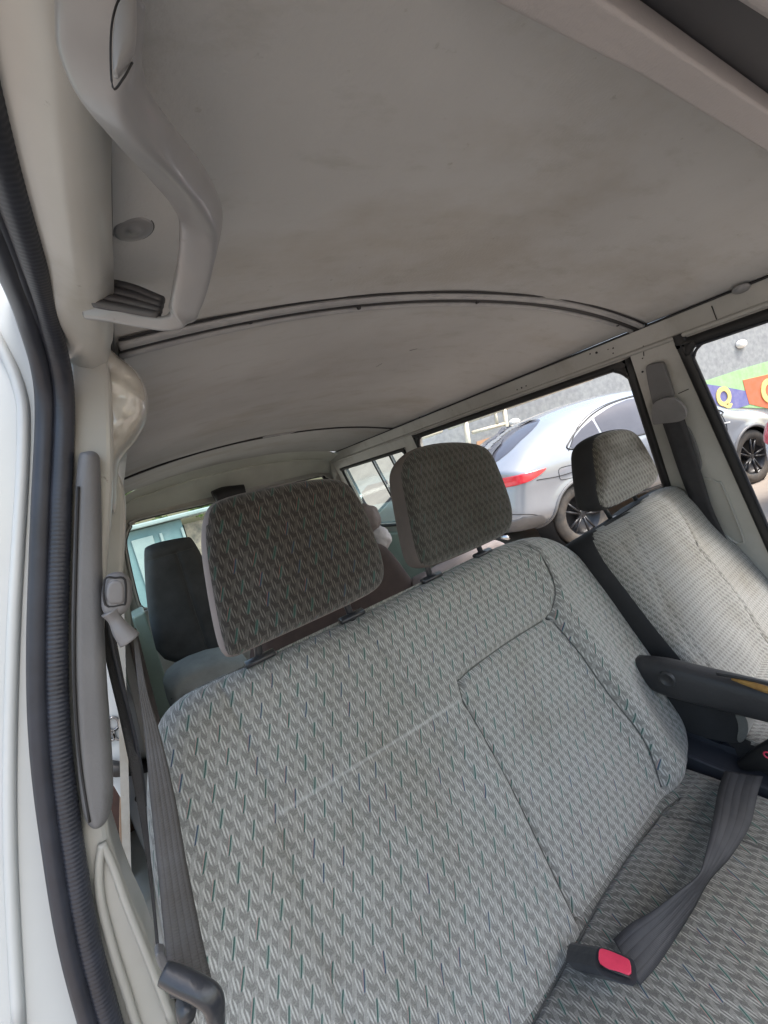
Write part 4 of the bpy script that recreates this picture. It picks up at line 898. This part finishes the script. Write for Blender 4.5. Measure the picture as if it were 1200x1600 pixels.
hl = [[(.03, .80), (.1, .74), (.28, .80), (.30, .98), (.2, 1.05), (.08, 1.02)]]
hat, _, _ = make_car('white hatchback with red tail light at the right edge of the front window', 'carwhite', 4.2, 1.54, 1.7, hat_prof, .98, hw, hrw, hl, (.75, 3.3), .31, nu=60, nv=40)
hp0 = at(1184, 674, z=GZ + .92); hp0 = hp0 - AX * .12 - AN * .78
place(hat, (hp0[0], hp0[1], GZ), TH)
bc, _, _ = make_car('pale teal car seen through the rear side window between the bench headrests', 'carteal', 4.2, 1.54, 1.7, hat_prof, .98, hw, hrw, hl, (.75, 3.3), .31, nu=60, nv=40)
place(bc, (2.6, 6.4, GZ), math.radians(-12))
def copy_tree(o, parent=None):
    c = o.copy(); COL.objects.link(c)
    if parent is not None: c.parent = parent
    for ch in list(o.children): copy_tree(ch, c)
    return c
b3 = copy_tree(hat); b3['label'] = 'white hatchback farther off beyond the pale teal car in the rear side window'; place(b3, (3.6, 8.6, GZ), math.radians(-14))

# ================================================================== BOUNDARY WALL
PW = contact + AN * 3.3; PW[2] = 0; WN = -AN       # facing the van
def w2(px, py, off=0.0):
    p = onp(px, py, PW + WN * off, WN); return p
bw = thing('boundary_wall', 'grey roughcast boundary wall with painted mural band behind the silver car', 'wall', (PW[0], PW[1], GZ))
def wallbox(name, s0, s1, z0, z1, t, mat, par, off=0, bev=0):
    A = PW + AX * s0 + WN * off; B = PW + AX * s1 + WN * off
    pts = [(A[0], A[1], z0), (B[0], B[1], z0), (B[0], B[1], z1), (A[0], A[1], z1)]
    return prism(name, pts, -WN, t, mat, par, bev)
top = w2(900, 603)[2]
wallbox('masonry', -2.2, 22, GZ, 1.75, .25, 'stone', bw)
wallbox('coping', -2.3, 22, 1.752, 1.86, .35, 'coping', bw, off=.05)
def mural(name, px, mat, off, par=None):
    return prism(name, [w2(a, b, off) for a, b in px], -WN, .02, mat, par or bw)
mural('mural_green', [(1060, 604), (1109, 593), (1160, 576), (1230, 556), (1240, 640), (1105, 634)], 'mgreen', .02)
mural('mural_blue', [(1090, 590), (1104, 600), (1130, 604), (1167, 611), (1172, 632), (1115, 650), (1100, 660), (1060, 640)], 'mblue', .026)
mural('mural_red', [(1161, 594), (1200, 585), (1260, 570), (1270, 640), (1200, 638), (1171, 631), (1165, 610)], 'mred', .032)
mural('mural_orange', [(745, 690), (780, 679), (880, 648), (960, 622), (1040, 600), (1050, 660), (1000, 720), (745, 780)], 'morange', .022)
def letter(ch, px, py, off, h, rot=0.0):
    cu = bpy.data.curves.new('letter', 'FONT'); cu.body = ch; cu.size = h; cu.extrude = .01; cu.offset = .018 * h / .4; cu.align_x = 'CENTER'; cu.align_y = 'CENTER'
    to = bpy.data.objects.new('letter', cu); COL.objects.link(to)
    me = bpy.data.meshes.new_from_object(to.evaluated_get(bpy.context.evaluated_depsgraph_get())); bpy.data.objects.remove(to)
    V = np.array([v.co[:] for v in me.vertices]); Fc = [tuple(p.vertices) for p in me.polygons]
    c, s = math.cos(rot), math.sin(rot)
    V2 = V[:, 0:1] * (AX * c)[None] + V[:, 0:1] * np.array((0, 0, s))[None] + V[:, 1:2] * np.array((0, 0, c))[None] - V[:, 1:2] * (AX * s)[None] + V[:, 2:3] * WN[None] + w2(px, py, off)[None]
    return mesh('painted_letter', V2, Fc, 'myellow', bw, False)
letter('Q', 1131, 621, .04, .62)
letter('O', 1203, 612, .046, .8)
for (a, b, r, lab) in ((1157, 538, .17, 'white oval bulkhead lamp on the wall above the painted letters'), (803, 660, .13, 'white oval bulkhead lamp on the wall above the silver car rear window')):
    c = w2(a, b, .02); V, Fc = revolve_vf(c, WN, [(0, .09), (r * .6, .085), (r * .9, .06), (r, .02), (r, 0)], 28)
    Vr = np.array(V) - c; Vr = Vr * np.array((1, 1, .62)); lo = mesh('wall_lamp', Vr + c, Fc, 'mwhite'); tag(lo, lab, 'lamp', 'wall lamps')
gate = thing('pipe_frame', 'cream steel pipe frame standing in front of the wall beyond the silver car', 'frame', tuple(w2(760, 700, .4)))
parts = []
for (a, b), (c, d), r in (((700, 668), (925, 590), .05), ((727, 655), (735, 720), .05), ((787, 636), (797, 705), .045), ((738, 676), (790, 662), .035), ((773, 641), (777, 664), .03), ((690, 672), (640, 690), .05)):
    parts.append(tube_vf([w2(a, b, .45), w2(c, d, .45)], r, n=8))
    if b < 660 and d > 700:
        q = w2(c, d, .45); parts.append(tube_vf([q, (q[0], q[1], GZ)], r, n=8))
for p_ in parts: mesh('pipe', *p_, 'pipe', gate)

# ================================================================== BEHIND THE VAN
sh = thing('shed', 'teal sheet metal shed with pale panels behind the back window', 'shed', (.9, 8.3, GZ))
box('shed_wall', (.30, 9.4, GZ + .82), (1.5, 2, 1.64), 'teal', sh, bev=.02)
box('shed_roof', (.60, 9.4, GZ + 1.69), (2.4, 2.3, .08), 'tealpale', sh, bev=.02)
for k, (x, w) in enumerate(((.36, .34), (.66, .05), (1.02, .05))): box('shed_panel', (x, 8.38, GZ + .80), (w, .05, 1.35), 'tealpale', sh, bev=.01)
rwall = prism('rubble_wall', [(1.08, 8.5, GZ), (5.0, 8.9, GZ), (5.0, 8.9, GZ + 1.35), (3.2, 8.75, GZ + 1.5), (1.08, 8.5, GZ + 1.52)], (0, 1, 0), .3, 'rubble'); tag(rwall, 'low brown rubble stone wall beside the teal shed', 'wall')
def tree(x, y, h, label, seed):
    random.seed(seed); t = thing('leafy_tree', label, 'tree', (x, y, GZ), 'trees behind the shed')
    V, Fc = tube_vf(crom([(x, y, GZ), (x + .1, y, GZ + h * .3), (x, y + .1, GZ + h * .6)], 4), [(.16 - .012 * k,) * 2 for k in range(9)], n=8)
    parts = [(V, Fc)]
    for k in range(5):
        a = k * 1.3; parts.append(tube_vf([(x, y, GZ + h * (.35 + .05 * k)), (x + math.cos(a) * h * .25, y + math.sin(a) * h * .25, GZ + h * (.6 + .05 * k))], .04, n=6))
    mesh('trunk', *join(parts), 'bark', t)
    V, Fc = [], []
    cl_ = [(x + random.gauss(0, h * .2), y + random.gauss(0, h * .2), GZ + h * random.uniform(.5, .95)) for _ in range(38)]
    for c in cl_:
        for _ in range(150):
            d = np.array([random.gauss(0, 1) for _ in range(3)]); p = np.array(c) + d / np.linalg.norm(d) * random.uniform(.1, .5) * h * .16
            a = _n(np.array([random.gauss(0, 1) for _ in range(3)])); b = _n(np.cross(a, [random.gauss(0, 1) for _ in range(3)])); s = random.uniform(.05, .10)
            i = len(V); V += [p, p + a * s, p + a * s * .5 + b * s * .5, p + a * s * .5 - b * s * .5]; Fc += [(i, i + 2, i + 1, i + 3)]
    mesh('crown', V, Fc, 'leaf', t, False)
tree(3.0, 13, 3.6, 'green leafy tree rising over the shed roof in the back window', 3)
tree(-.3, 12, 3.2, 'smaller leafy tree at the left end of the back window', 5)
pl = slab('plank', [(188, 1215), (200, 1225), (236, 1360), (240, 1478), (222, 1490), (196, 1400), (186, 1300)], 2.0, .05, 'wood', None, .003, 0); tag(pl, 'weathered brown plank standing on the ground outside the sliding door', 'plank')
pl = slab('board', [(150, 1180), (188, 1215), (186, 1300), (190, 1400), (150, 1400)], 2.08, .03, 'rust', None, .003, 0); tag(pl, 'dark reddish brown board behind the weathered plank', 'board')
